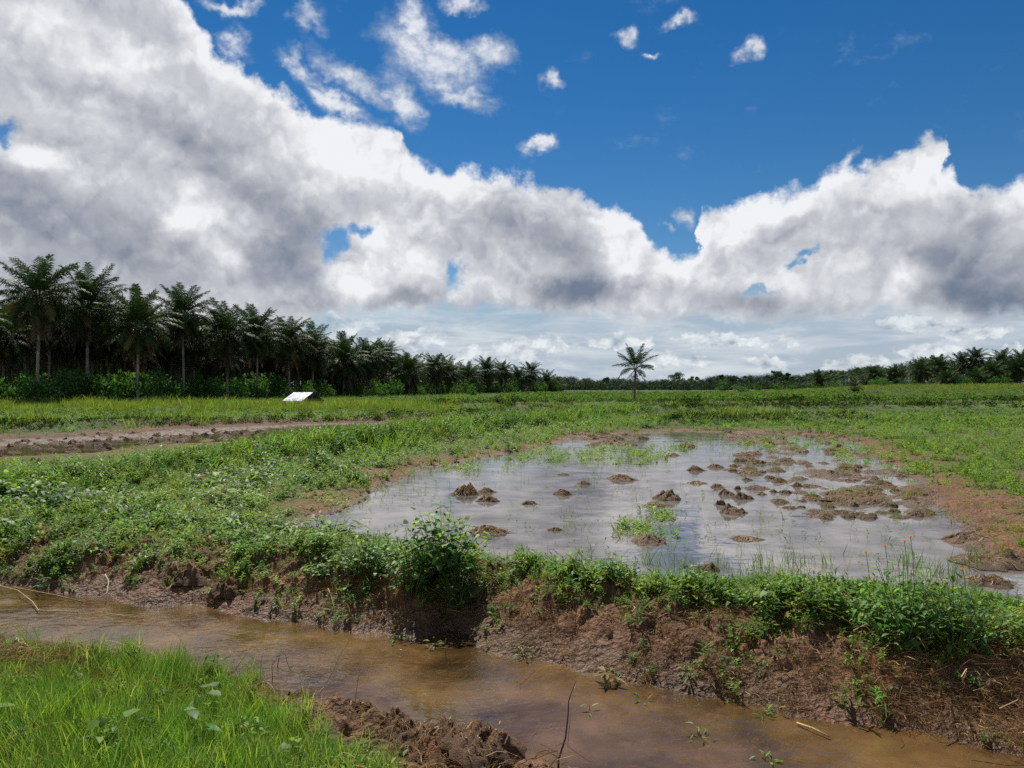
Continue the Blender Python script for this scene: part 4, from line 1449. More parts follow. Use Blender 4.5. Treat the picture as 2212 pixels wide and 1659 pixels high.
farw = Field()
X, Y = cand_pts(42000, 36, 210, 0.80, 61)
Z = zones(X, Y)
big_ = fbm(X, Y, 9.0, 4, 93); ox, oy = proj(X, Y, 0.2)
open_m = (Z['sdM'] > 0.3) * (Z['sdP'] > 0.5)
edge_grove = np.interp(Y, edge_y, edge_x)
x, y, z, m_ = pick(X, Y, Z, open_m * 0.75 * (X > edge_grove - 3), 9)
n_ = len(x)
kind = rng.random(n_) + 0.6 * big_[m_]
leftp = (x < -0.05 * y)
sz = np.interp(y, [36, 60, 90, 130, 210], [0.24, 0.26, 0.40, 0.46, 0.40])
for lo, hi, tp, cols, k in ((-9, 0.16, DOME_F, ['mid', 'dark', 'dark'], 1.35), (0.16, 0.6, DOME_F, ['mid', 'bright', 'fresh'], 1.0), (0.6, 0.85, TALL, ['bright', 'fresh', 'olive', 'mid'], 1.25), (0.85, 9, DOME_F, ['bright', 'mid', 'olive'], 0.9)):
    q = (kind >= lo) & (kind < hi)
    farw.add(tp, x[q], y[q], z[q] - 0.03, k * sz[q] * rng.uniform(0.6, 1.3, q.sum()), tone(cols, q.sum(), int(lo * 50) + 370, 0.3), 0.2)
# overgrown dykes: dark low hedges
X, Y = cand_pts(110000, 24, 130, 0.82, 71)
w = np.zeros_like(X)
for q, k in zip(far_dykes, (1.0, 1.0, 0.9, 1.0)):
    w = np.maximum(w, k * np.exp(-(pline(X, Y, q) / 1.1) ** 2))
Z = zones(X, Y)
w = w * (Z['sdM'] > 0.2) * (Z['sdP'] > 0.5) * (0.35 + 0.65 * sst(-0.25, 0.25, fbm(X, Y, 7.0, 3, 95)))
x, y, z, m_ = pick(X, Y, Z, w, 10)
n_ = len(x)
farw.add(DOME, x, y, z - 0.05, rng.uniform(0.3, 0.72, n_) * np.interp(y, [30, 50, 72, 80], [0.55, 0.7, 1.25, 1.3]) * (0.9 + 0.6 * fbm(x, y, 5.0, 2, 97)), tone(['dark', 'dark', 'dark', 'mid'], n_, 12, 0.3) * 0.42, 0.15)
m2 = rng.random(n_) < 0.12
farw.add(TALL, x[m2], y[m2], z[m2], rng.uniform(0.5, 0.9, m2.sum()), tone(['pale', 'bright', 'olive'], m2.sum(), 13, 0.3), 0.2)
# rough growth on the farthest fields
rg = np.random.default_rng(89)
n_ = 16000
Y = np.exp(rg.uniform(math.log(95), math.log(300), n_)); X = (rg.uniform(1080, 2330, n_) - CX) / FO * Y
farw.add(DOME_F, X, Y, height(X, Y) - 0.05, rg.uniform(0.3, 0.75, n_) * (0.8 + 0.8 * sst(0, 0.4, fbm(X, Y, 16.0, 3, 113))), tone(['mid', 'dark', 'olive', 'mid', 'fresh'], n_, 33, 0.35), 0.15)
# pale tall grass in front of the right hand grove, rough bright grass in front of the left one
rg = np.random.default_rng(83)
n_ = 5200
Y = rg.uniform(165, 262, n_); X = (np.sqrt(rg.uniform(0, 1, n_)) * 1000 + 1400 - CX) / FO * Y
z = height(X, Y)
strip = sst(-0.2, 0.25, fbm(X, Y * 0.5, 12.0, 3, 99))
farw.add(TALL, X, Y, z - 0.1, rg.uniform(0.6, 1.25, n_) * (0.5 + 0.6 * strip), tone(['pale', 'pale', 'yellow', 'olive', 'mid'], n_, 14, 0.3), 0.2)
n_ = 3000
Y = rg.uniform(58, 84, n_); X = (rg.uniform(-150, 1000, n_) - CX) / FO * Y
keep = fbm(X, Y, 6.0, 3, 111) > -0.15
X, Y = X[keep], Y[keep]
farw.add(TALL, X, Y, height(X, Y) - 0.05, rg.uniform(0.45, 1.15, len(X)) * (0.7 + 0.7 * sst(0, 0.4, fbm(X, Y, 6.0, 3, 111))), tone(['pale', 'bright', 'yellow', 'pale', 'mid'], len(X), 15, 0.25), 0.2)
farw.build('far_field_growth', 'far_leaf', 'mixed grass and low hedges over the far fields and dykes', 'weeds')

# ------------------------------------------------------------------ 4. weeds wading in the pond and on its mud
wade = Field()
X, Y = cand_pts(42000, 7.6, 44, 0.74, 81)
Z = zones(X, Y)
z = height(X, Y, Z)
inside = Z['sdP'] < 0.35
w = inside * np.clip(Z['wade'] * 0.85 * sst(-0.35, 0.2, fbm(X, Y, 0.8, 3, 121)) + 0.075, 0, 1)
x, y, zz, m_ = pick(X, Y, Z, w * np.where(Z['wade'] > 0.2, 0.95, 0.5), 11)
n_ = len(x)
kind = rng.random(n_)
wz = np.maximum(zz, -0.03)
q = kind < 0.62
wade.add(STALK, x[q], y[q], wz[q] - 0.01, rng.uniform(0.10, 0.24, q.sum()) * (1 + 0.012 * y[q]), tone(['mid', 'fresh', 'bright', 'olive'], q.sum(), 16, 0.3), 0.3)
q = (kind >= 0.62) & (Z['wade'][m_] > 0.3)
wade.add(LOWW, x[q], y[q], wz[q], rng.uniform(0.10, 0.18, q.sum()) * (1 + 0.012 * y[q]), tone(['bright', 'bright', 'fresh'], q.sum(), 17), 0.2)
q = (kind >= 0.62) & (Z['wade'][m_] <= 0.3)
wade.add(STALK_B, x[q], y[q], wz[q], rng.uniform(0.08, 0.3, q.sum()), tone(['dark', 'brown', 'mid'], q.sum(), 18, 0.3), 0.5)
# tufts on the mud islands and bare margin
w = np.clip((Z['isl'] > 0.12) * (z > 0.015) * 0.55 + Z['bare'] * 0.20, 0, 1) * sst(-0.3, 0.3, fbm(X, Y, 0.9, 3, 123))
x, y, zz, m_ = pick(X, Y, Z, w, 12)
kind = rng.random(len(x))
q = kind < 0.45
wade.add(GRASS, x[q], y[q], zz[q], rng.uniform(0.08, 0.2, q.sum()), tone(['bright', 'olive', 'fresh', 'yellow'], q.sum(), 19), 0.3)
q = kind > 0.6
wade.add(STRAW, x[q], y[q], zz[q] + 0.01, rng.uniform(0.08, 0.22, q.sum()), tone(['straw', 'brown', 'olive'], q.sum(), 20), 0.2)
# stalks along the near shore
n_ = 330
oxr = rng.uniform(1030, 2212, n_); oyr = rng.uniform(1215, 1262, n_)
P = np.array([G(a, b) for a, b in zip(oxr, oyr)])
q = fbm(P[:, 0], P[:, 1], 0.7, 2, 125) > -0.05
P = P[q]
wade.add(STALK_B + GRASS[:3], P[:, 0], P[:, 1], np.maximum(height(P[:, 0], P[:, 1]), -0.02), rng.uniform(0.15, 0.36, len(P)), tone(['mid', 'fresh', 'dark', 'bright'], len(P), 22), 0.2)
wade.build('water_weeds', 'leaf', 'thin stalks and floating weeds standing in the shallow pond', 'weeds')

# ------------------------------------------------------------------ shrubs along the foot of the grove
def shrub_mesh(seed, n=420, size=0.42):
    rg = np.random.default_rng(seed)
    b = Bag()
    cent = rg.normal(0, 1, (9, 3)); cent[:, 2] = np.abs(cent[:, 2])
    cent /= np.linalg.norm(cent, axis=1, keepdims=True)
    cent = cent * rg.uniform(0.35, 0.8, (9, 1)) * np.array([1.0, 0.8, 0.95]) + np.array([0, 0, 0.25])
    for c in cent:
        m_ = n // 9
        r0 = rg.uniform(0.28, 0.5)
        P = rg.normal(0, 1, (m_, 3)); P /= np.linalg.norm(P, axis=1, keepdims=True)
        P = c + P * rg.uniform(0.45, 1.0, (m_, 1)) * r0
        D = P - c + rg.normal(0, 0.25, (m_, 3)); D[:, 2] -= 0.05
        D /= np.linalg.norm(D, axis=1, keepdims=True)
        S = np.cross(D, rg.normal(0, 1, (m_, 3))); S /= np.linalg.norm(S, axis=1, keepdims=True)
        l = size * 0.36 * rg.uniform(0.6, 1.35, (m_, 1))
        V = np.stack([P, P + D * l * 0.45 + S * l * 0.26, P + D * l, P + D * l * 0.45 - S * l * 0.26], 1)
        F = (np.array([(0, 1, 2), (0, 2, 3)])[None] + (np.arange(m_) * 4)[:, None, None]).reshape(-1, 3)
        col = np.array([0.055, 0.135, 0.034]) * rg.uniform(0.6, 1.4)
        C = np.repeat(col[None] * rg.uniform(0.6, 1.45, (m_, 1)), 4, 0)
        V = V.reshape(-1, 3)
        V[:, 2] = np.maximum(V[:, 2], 0.01)
        b.put(V, F, C)
    crown = b.mesh('crown')
    b = Bag()
    for c in cent:
        tube(b, [(0, 0, -0.05), (c[0] * 0.35, c[1] * 0.35, c[2] * 0.55), tuple(c)], (0.03, 0.02, 0.008), (0.09, 0.07, 0.05), 5)
    return crown, b.mesh('stem', True)


SHR = [shrub_mesh(2000 + k) for k in range(5)]


def add_shrub(x, y, w, h, label, group, k, name='shrub', z=None, kind=None):
    crown, stem = SHR[k % len(SHR)]
    z = float(ground_z(x, y)[0]) if z is None else z
    o = link(name, None, loc=(x, y, z - 0.03), rotz=rng.uniform(0, 6.28), label=label, cat=kind or 'shrub', group=group)
    o.scale = (w / 2, w / 2, h / 1.1)
    link('crown', crown, MATS['far_leaf'], o)
    link('stem', stem, MATS['bark'], o)
    return o


rg = np.random.default_rng(31)
SG = 'shrubs at the foot of the plantation'
k = 0
for ox in np.arange(-60, 1215, 17):
    o_ = ox + rg.uniform(-8, 8)
    base = np.interp(o_, [-60, 82, 298, 490, 624, 742, 830, 940, 1050, 1146, 1215], [80, 82, 88, 103, 118, 136, 150, 180, 218, 262, 300])
    dd = base + rg.uniform(-1, 9)
    tall = np.interp(o_, [-60, 200, 420, 560, 700, 900, 1215], [56, 58, 54, 44, 34, 27, 24]) / FO * base * rg.uniform(0.75, 1.25)
    add_shrub((o_ - CX) / FO * dd, dd, tall * rg.uniform(1.3, 2.0), tall, 'dark green shrub in the thicket under the plantation palms', SG, k)
    k += 1
for ox in np.arange(-60, 1000, 26):                    # a second, deeper line
    o_ = ox + rg.uniform(-10, 10)
    base = np.interp(o_, [-60, 82, 298, 490, 624, 742, 830, 940, 1050, 1146, 1215], [80, 82, 88, 103, 118, 136, 150, 180, 218, 262, 300])
    dd = base + rg.uniform(9, 18)
    add_shrub((o_ - CX) / FO * dd, dd, rg.uniform(4, 6.5), rg.uniform(2.2, 3.6), 'dark green shrub in the thicket under the plantation palms', SG, k)
    k += 1
for ox, oy, dd, w_, lab in ((668, 822, 96, 2.6, 'tall bushy sapling rising behind the ridge of the tin roof'), (512, 822, 98, 3.4, 'leafy tall bush left of the tin roof'),
                            (1020, 832, 160, 4.5, 'round bush at the grove edge near the gap'), (60, 815, 83, 4.8, 'big dark bush at the foot of the tallest palm'), (330, 800, 90, 4.2, 'broad bush behind the crooked palm trunk')):
    add_shrub((ox - CX) / FO * dd, dd, w_, CAM_H + (HZ - oy) / FO * dd, lab, None, k)
    k += 1
# bushes before the right wood
for i in range(30):
    ox = rg.uniform(1560, 2230); dd = rg.uniform(235, 300)
    add_shrub((ox - CX) / FO * dd, dd, rg.uniform(4, 9), rg.uniform(2.0, 4.6), 'dark bush before the palms of the right hand wood', 'bushes before the right hand wood', k)
    k += 1

# ------------------------------------------------------------------ broad crowned trees standing out of the far wood
def broad_tree(ox, oy_top, wpx, dd, label, seed, layers=16, hpx=None):
    rg = np.random.default_rng(seed)
    x = (ox - CX) / FO * dd
    H = CAM_H + (HZ - oy_top) / FO * dd + 0.5
    Wd = wpx / FO * dd
    root = link('broadleaf_tree', None, loc=(x, dd, -0.5), label=label, cat='tree')
    b = Bag()
    tube(b, [(0, 0, 0), (0.1, 0, H * 0.35), (-0.1, 0.1, H * 0.6)], (0.7, 0.5, 0.35), (0.09, 0.08, 0.07), 7)
    cents = []
    for i in range(layers):
        a = rg.uniform(0, 6.28); r_ = math.sqrt(rg.random()) * 0.42 * Wd
        zt = H * (0.97 - 0.30 * (r_ / (0.42 * Wd)) ** 2 - 0.3 * rg.random() ** 2)
        c = np.array([math.cos(a) * r_, math.sin(a) * r_, zt - 0.10 * H])
        cents.append(c)
        tube(b, [(-0.1, 0.1, H * 0.55), tuple(c * np.array([0.5, 0.5, 0.86])), tuple(c)], (0.25, 0.16, 0.06), (0.09, 0.08, 0.07), 5)
    link('trunk', b.mesh('trunk', True), MATS['bark'], root)
    b = Bag()
    for c in cents:
        m_ = 150; r0 = Wd * rg.uniform(0.09, 0.16)
        P = rg.normal(0, 1, (m_, 3)); P /= np.linalg.norm(P, axis=1, keepdims=True)
        P = c + P * rg.uniform(0.4, 1, (m_, 1)) * np.array([r0, r0, r0 * 0.55])
        q = rg.normal(0, 0.32, (m_, 3, 3))
        b.put((P[:, None] + q).reshape(-1, 3), np.arange(m_ * 3).reshape(-1, 3), np.repeat(np.array([0.03, 0.058, 0.026])[None] * rg.uniform(0.6, 1.4, (m_, 1)), 3, 0))
    link('crown', b.mesh('crown'), MATS['leaf'], root)


for i, q in enumerate(((1468, 805, 62, 640, 'flat topped spreading tree, widest above the far wood'), (1500, 814, 34, 650, 'smaller tree leaning against the spreading tree in the far wood'),
                       (1556, 806, 20, 560, 'thin umbrella shaped tree over the far wood'), (1582, 808, 30, 570, 'dense tree right of the umbrella shaped one'),
                       (1612, 812, 26, 560, 'small ragged tree between two dense ones in the far wood'), (1674, 800, 52, 520, 'broad dark tree with gaps in its crown, right of the far wood centre'),
                       (1700, 806, 30, 530, 'companion tree close to the broad dark tree with gaps'), (1310, 816, 22, 620, 'small tree poking out of the far wood left of the lone palm'),
                       (1935, 818, 44, 280, 'rounded dark tree before the palms at the right'), (1868, 826, 30, 285, 'low dark tree beside the rounded one at the right'))):
    broad_tree(q[0], q[1] - 4, *q[2:], 2100 + i)

# ------------------------------------------------------------------ tin roofed shelter
def box_bag(b, c, s, col, rot=None):
    v = np.array([[x, y, z] for x in (-.5, .5) for y in (-.5, .5) for z in (-.5, .5)]) * np.array(s)
    if rot is not None:
        v = v @ rot.T
    f = [(0, 1, 3), (0, 3, 2), (4, 6, 7), (4, 7, 5), (0, 4, 5), (0, 5, 1), (2, 3, 7), (2, 7, 6), (0, 2, 6), (0, 6, 4), (1, 5, 7), (1, 7, 3)]
    b.put(v + np.asarray(c), f, col)


m, N, out = new_mat('roof_tin')
geo = N.node('ShaderNodeTexCoord')
nn = N.noise(N.v('MULTIPLY', geo.outputs['Object'], (1, 1, 1)), 2.2, 5, 0.6)
p = N.node('ShaderNodeBsdfPrincipled')
N.l.new(N.mix(N.ss(N.noise(N.v('MULTIPLY', geo.outputs['Object'], (9.0, 0.8, 0.8)), 1.0, 3, 0.6), 0.4, 0.65), (0.66, 0.68, 0.70), (0.42, 0.43, 0.45)), p.inputs['Base Color'])
p.inputs['Metallic'].default_value = 0.75
N.l.new(N.ss(nn, 0.3, 0.7, 0.34, 0.5), p.inputs['Roughness'])
N.l.new(p.outputs[0], out.inputs['Surface'])

hd = 80.0
hx = (655 - CX) / FO * hd
hz0 = float(ground_z(hx, hd)[0])
hut = link('field_shelter', None, loc=(hx, hd, hz0), rotz=R(-42), label='small open shelter with a shining tin roof standing in the grass before the grove', cat='shelter')
EAVE, RIDGE = 2 - (866 - HZ) / FO * hd - hz0, 2 - (847.5 - HZ) / FO * hd - hz0
half, LR = 1.3, 3.7
for sgn in (-1, 1):
    b = Bag()
    nx, ny = 75, 5
    us = np.linspace(-LR / 2, LR / 2, nx); vs = np.linspace(0, 1, ny)
    U, Vv = np.meshgrid(us, vs)
    zz_ = RIDGE + (EAVE - RIDGE) * Vv + 0.018 * np.sin(U * 2 * np.pi / 0.2) + 0.02 * np.sin(U * 2.1 + sgn) * Vv
    yy_ = sgn * (half + 0.08) * Vv
    top_ = np.stack([U, yy_, zz_], -1).reshape(-1, 3)
    V_ = np.concatenate([top_, top_ - np.array([0, 0, 0.012])])
    id_ = np.arange(nx * ny).reshape(ny, nx)
    q = np.stack([id_[:-1, :-1], id_[:-1, 1:], id_[1:, 1:], id_[1:, :-1]], -1).reshape(-1, 4)
    if sgn > 0:
        q = q
    else:
        q = q[:, ::-1]
    f = np.concatenate([q[:, [0, 1, 2]], q[:, [0, 2, 3]]])
    f = np.concatenate([f[:, ::-1] if False else f, f[:, ::-1] + nx * ny])
    b.put(V_, f, (0.7, 0.7, 0.7))
    link('roof_sheet', b.mesh('roof_sheet', True), MATS['roof_tin'], hut)
WOOD = np.array([0.16, 0.12, 0.09])
for sx in (-1, 1):
    for yy_ in (-half + 0.1, 0.0, half - 0.1):
        topz = RIDGE - 0.06 if yy_ == 0 else EAVE + 0.04
        b = Bag()
        tube(b, [(sx * (LR / 2 - 0.22), yy_, -0.3), (sx * (LR / 2 - 0.2), yy_ + 0.01, topz)], (0.07, 0.06) if yy_ else (0.10, 0.09), WOOD * rng.uniform(0.7, 1.1), 7)
        link('post', b.mesh('post', True), MATS['dry_stem'], hut)
    b = Bag()
    tube(b, [(sx * (LR / 2 - 0.15), -half, EAVE - 0.03), (sx * (LR / 2 - 0.15), half, EAVE - 0.02)], 0.04, WOOD, 6)
    link('beam', b.mesh('beam', True), MATS['dry_stem'], hut)
for yy_, zz_ in ((-half + 0.02, EAVE - 0.005), (half - 0.02, EAVE - 0.005), (0, RIDGE - 0.06)):
    b = Bag()
    tube(b, [(-LR / 2 + 0.05, yy_, zz_), (LR / 2 - 0.05, yy_, zz_)], 0.035, WOOD, 6)
    link('beam', b.mesh('beam', True), MATS['dry_stem'], hut)
b = Bag()
box_bag(b, (LR / 2 - 0.5, 0.1, EAVE * 0.5), (0.12, half * 1.5, EAVE * 0.9), WOOD * 0.7)
link('low_wall', b.mesh('low_wall'), MATS['dry_stem'], hut)

# ------------------------------------------------------------------ clods of mud and matted straw lying in the pond
def clod_mesh(seed, straw=60, fibre=False, grass=0, tint=(0.165, 0.104, 0.062), crumb=1.0):
    """a lump of ploughed mud, unit radius; its straw and sprouts are separate meshes"""
    rg = np.random.default_rng(seed)
    nr_, na = 26, 56
    rr = np.linspace(0, 1, nr_); th = np.linspace(0, 2 * np.pi, na, endpoint=False)
    Rr, T = np.meshgrid(rr, th, indexing='ij')
    ol = 1 + 0.35 * perlin(np.cos(T) * 1.4 + seed * 3.1, np.sin(T) * 1.4, 3) + 0.16 * perlin(np.cos(T) * 4 + seed, np.sin(T) * 4, 4)
    x = Rr * ol * np.cos(T); y = Rr * ol * np.sin(T)
    prof = (1 - Rr ** 2.2) ** 0.9
    nz = fbm(x + seed * 7, y, 0.55, 5, 7, 0.6, True)
    z = prof * (0.62 + 1.0 * (nz - 0.22) + 0.5 * fbm(x + 3.3 * seed, y, 0.9, 2, 31)) + 0.13 * crumb * fbm(x, y + seed, 0.2, 4, 9, 0.6) * (1 - Rr ** 6) - 0.14
    V = np.stack([x, y, z], -1).reshape(-1, 3)
    id_ = np.arange(nr_ * na).reshape(nr_, na)
    q = np.stack([id_[:-1], np.roll(id_[:-1], -1, 1), np.roll(id_[1:], -1, 1), id_[1:]], -1).reshape(-1, 4)
    f = np.concatenate([q[:, [0, 2, 1]], q[:, [0, 3, 2]]])
    base = np.array(tint)
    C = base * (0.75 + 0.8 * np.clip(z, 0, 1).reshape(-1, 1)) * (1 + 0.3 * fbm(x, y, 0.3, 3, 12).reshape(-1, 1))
    b = Bag(); b.put(V, f, C)
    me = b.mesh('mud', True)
    def zat(px, py):
        i = np.argmin((V[:, 0] - px) ** 2 + (V[:, 1] - py) ** 2)
        return V[i, 2]
    t = Tpl()
    for _ in range(straw):
        a = rg.uniform(0, 6.28); l = rg.uniform(0.25, 0.8) * (1.5 if fibre else 1); r_ = rg.uniform(0, 0.75)
        a0 = rg.uniform(0, 6.28) if not fibre else rg.normal(0.6, 0.5)
        p0 = np.array([math.cos(a) * r_, math.sin(a) * r_])
        P = []
        for s in np.linspace(0, 1, 5):
            q_ = p0 + np.array([math.cos(a0 + 0.7 * s), math.sin(a0 + 0.7 * s)]) * l * s
            P.append((q_[0], q_[1], max(-0.05, zat(*q_)) + 0.03 + rg.uniform(0, 0.14) * math.sin(s * 3)))
        k_ = rg.uniform(0.5, 1.2)
        t.ribbon(P, 0.035, np.array([0.36, 0.25, 0.13]) * k_, False)
    Vs, Fs, Ss = t.done()
    b = Bag(); b.put(Vs, Fs, Ss)
    straw_me = b.mesh('straw')
    gme = None
    if grass:
        t = Tpl()
        for _ in range(grass):
            V0, F0, S0 = GRASS[int(rg.integers(len(GRASS)))]
            a = rg.uniform(0, 6.28); r_ = rg.uniform(0, 0.8)
            p0 = np.array([math.cos(a) * r_, math.sin(a) * r_]); s_ = rg.uniform(0.35, 0.75)
            t.V.append(V0 * s_ + np.array([p0[0], p0[1], max(0, zat(*p0))])); t.F.append(F0 + t.n)
            t.S.append(S0 * tone(['bright', 'olive', 'mid', 'fresh'], 1, int(rg.integers(1e6)))); t.n += len(V0)
        Vs, Fs, Ss = t.done()
        b = Bag(); b.put(Vs, Fs, Ss)
        gme = b.mesh('sprouts')
    return me, straw_me, gme


CL_MUD = [clod_mesh(1 + k, 26) for k in range(4)]
CL_STRAW = [clod_mesh(11 + k, 150, True) for k in range(3)]
LUMPS = [clod_mesh(41 + k, 22, False, 0, (0.165, 0.085, 0.042), 1.1) for k in range(5)]
CL_GRASS = [clod_mesh(21 + k, 45, False, 7) for k in range(3)]


def add_clod(ox, oy, wpx, hpx, kind, label, group=None, k=0, rot=None):
    x, y = G(ox, oy, 0.02)
    sw = 1.15 * wpx / FO * y / 2 / 1.05
    sh = 0.8 * hpx / FO * y / 0.95
    proto = {'mud': CL_MUD, 'straw': CL_STRAW, 'grass': CL_GRASS}[kind]
    me, st, gr = proto[k % len(proto)]
    z = max(0.0, float(ground_z(x, y)[0]) - 0.02)
    o = link('mud_clod', None, loc=(x, y, z), rotz=rng.uniform(0, 6.28) if rot is None else rot, label=label, cat='mud clod', group=group)
    o.scale = (sw, sw * rng.uniform(0.65, 1.0), max(sh, 0.05))
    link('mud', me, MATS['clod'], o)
    link('straw', st, MATS['straw'], o)
    if gr:
        g = link('sprouts', gr, MATS['grass'], o, kind='stuff')
        g.scale = (1, 1, sw / max(sh, 0.05) * 0.8)
    return o


singles = [
    (1008, 1064, 62, 30, 'straw', 'largest heap of matted straw and mud standing in the pond', -2.6), (1048, 1060, 50, 14, 'straw', 'low straw mound touching the largest heap from the right', None),
    (1052, 1080, 46, 18, 'straw', 'straw mound just in front of the largest heap in the pond', None), (1144, 1086, 34, 12, 'mud', 'small dark clod alone in the open water right of the straw heaps', None),
    (1212, 1066, 50, 18, 'straw', 'tangled straw clump in the middle of the open water', None), (1340, 1034, 62, 18, 'straw', 'straw clump below the reflection of the lone palm', None),
    (1260, 1044, 36, 12, 'grass', 'tiny clod with a tuft of grass left of the straw clump in the pond', None), (1216, 1024, 26, 6, 'straw', 'flat straw scrap floating near the top of the open water', None),
    (1440, 1076, 62, 28, 'mud', 'large brown clod with grass behind it in the centre of the pond', None), (1412, 1090, 60, 12, 'straw', 'low mud and twig mound leaning left of the large central clod', None),
    (1482, 964, 46, 16, 'grass', 'grassy clod near the far shore of the pond', None), (1548, 1050, 30, 12, 'mud', 'small dark clod left of the ploughed islands', None),
    (1568, 1066, 36, 18, 'mud', 'dark round clod standing off the ploughed islands', None), (1602, 1074, 44, 22, 'mud', 'rounded clod with clean sides in front of the islands', None),
    (1580, 1105, 62, 26, 'mud', 'tall clod with a dark lump on top, alone in the water', None), (1556, 1088, 24, 18, 'mud', 'dark lump perched above the tall clod', None),
    (1610, 1162, 70, 9, 'straw', 'long flat strip of mud with sprouts at its ends', None), (1404, 1166, 96, 20, 'grass', 'broad low mound of roots and grass near the near shore', None),
    (1530, 1228, 66, 26, 'mud', 'wet brown lump against the near shore weeds', None), (1198, 1142, 34, 10, 'straw', 'small heap of red brown dead leaves in the pond', None),
    (1450, 982, 36, 8, 'straw', 'thin straw scrap below the grassy clod at the far shore', None), (1500, 1014, 34, 14, 'straw', 'dark twiggy clump in the middle of the far water', None), (1508, 1042, 40, 9, 'straw', 'flat raft of broken stalks below the twiggy clump', None),
    (1052, 1148, 80, 24, 'straw', 'straw covered mound at the right edge of the big green bush', None), (2135, 1256, 96, 26, 'straw', 'round brown mound of matted grass in the water at the right', None), (2130, 1214, 130, 26, 'grass', 'long mud bank with a grass tuft at the right shore', None),
    (1600, 938, 60, 10, 'mud', 'dark clod row on the far shore, left part', None), (1690, 955, 50, 10, 'mud', 'low clod on the far shore below the green field', None), (2100, 1165, 130, 26, 'mud', 'flat wet mud shelf reaching into the pond from the right', None)]
for i, (a, b_, w_, h_, kd, lab, rt) in enumerate(singles):
    add_clod(a, b_, w_, h_, kd, lab, None, i, rt)
rg = np.random.default_rng(91)
n_ = 0
for i in range(400):
    a, b_ = rg.uniform(1530, 2010), rg.uniform(955, 1118)
    q = min(((a - cx) / rx) ** 2 + ((b_ - cy) / ry) ** 2 for cx, cy, rx, ry in ((1760, 1035, 170, 34), (1850, 1085, 150, 34), (1640, 1000, 90, 22), (1720, 965, 110, 16), (1960, 1105, 60, 18)))
    if q < 1.3 and n_ < 130:
        n_ += 1
        add_clod(a, b_, rg.uniform(16, 50), rg.uniform(5, 14), ['mud', 'grass', 'grass', 'mud', 'grass', 'straw'][n_ % 6], 'brown clod in the ploughed mud islands at the right of the pond', 'clods of the ploughed mud islands', n_)
for i in range(26):
    a, b_ = rg.uniform(1225, 1400), rg.uniform(938, 962)
    add_clod(a, b_, rg.uniform(20, 46), rg.uniform(6, 13), ['mud', 'grass'][i % 2], 'low brown clod along the far left shore of the pond', 'clods along the far shore', i)
for i in range(30):
    a = rg.uniform(1560, 1860); b_ = rg.uniform(930, 950)
    add_clod(a, b_, rg.uniform(16, 40), rg.uniform(5, 11), 'mud', 'small dark clod on the far shore below the green field', 'clods on the shore below the green field', i)
# clods turned up in the ploughed paddy at the left
for i in range(110):
    a = rg.uniform(-40, 560); b_ = np.interp(a, [-40, 0, 300, 560], [952, 952, 936, 925]) + rg.uniform(0, 1) * np.interp(a, [-40, 300, 560], [38, 30, 16])
    add_clod(a, b_, rg.uniform(10, 30), rg.uniform(4, 11), 'mud', 'brown clod turned up in the ploughed paddy at the left', 'clods in the ploughed paddy', i)
# clods and lumps of soil broken out of the ditch banks
def side_point(ox, off, near):
    """point on a bank of the ditch, off metres from the water, in photo column ox"""
    Yc = np.linspace(2.0, 12.0, 1000)
    Xc = (ox - CX) / FO * Yc
    e = zones(Xc, Yc)
    if near:
        i = len(Yc) - 1 - int(np.argmax(((~e['far']) & (e['sdD'] > off))[::-1]))
    else:
        i = int(np.argmax(e['far'] & (e['sdD'] > off)))
    return float(Xc[i]), float(Yc[i])


for i, (ox, off, near, w_, h_, lab) in enumerate((
        (405, 0.40, False, 0.60, 0.22, 'big red brown soil block broken from the left bank'), (500, 0.28, False, 0.36, 0.18, 'soil block with roots below the big red brown one'), (205, 0.62, False, 0.34, 0.20, 'red brown soil scar in the green of the left bank'),
        (30, 0.12, True, 0.75, 0.12, 'long low ridge of soil at the left end of the near bank'), (190, 0.10, True, 0.36, 0.14, 'dark lump of soil on the near bank before the left ridge ends'), (250, 0.10, True, 0.26, 0.12, 'smaller dark lump right of the first one on the near bank'),
        (632, 0.10, True, 0.26, 0.15, 'soil lump on the near bank where the grass ends'), (700, 0.12, True, 0.22, 0.12, 'pointed soil lump on the near bank, second from the grass'), (770, 0.12, True, 0.30, 0.16, 'soil lump beside the big leaved seedling'),
        (845, 0.12, True, 0.26, 0.12, 'crumbly soil lump right of the big leaved seedling'), (905, 0.12, True, 0.30, 0.17, 'crumbly soil lump in the row along the near bank'), (960, 0.10, True, 0.18, 0.17, 'upright knob of soil on the near bank'),
        (1015, 0.14, True, 0.34, 0.20, 'largest crumbly soil lump at the end of the near bank'), (1085, 0.14, True, 0.36, 0.16, 'broad soil lump at the tip of the near bank'), (950, 0.35, True, 0.40, 0.12, 'loose soil heap behind the pale root'), (1040, 0.38, True, 0.42, 0.12, 'loose soil heap at the bottom edge under the pale root'),
        (880, 0.36, True, 0.30, 0.10, 'loose soil heap at the edge of the near grass'), (1140, 0.22, True, 0.30, 0.12, 'last soil lump at the bottom edge, beside the dry stalks'))):
    x, y = side_point(ox, off, near)
    o = link('soil_lump', None, loc=(x, y, float(ground_z(x, y)[0]) - 0.02), rotz=rng.uniform(0, 6.28), label=lab, cat='soil lump')
    me, st, gr = LUMPS[i % len(LUMPS)]
    o.scale = (w_ / 1.75, w_ / 2.1, h_ * (1.15 if near else 1.1))
    link('soil', me, MATS['clod'], o)
    link('roots', st, MATS['straw'], o)

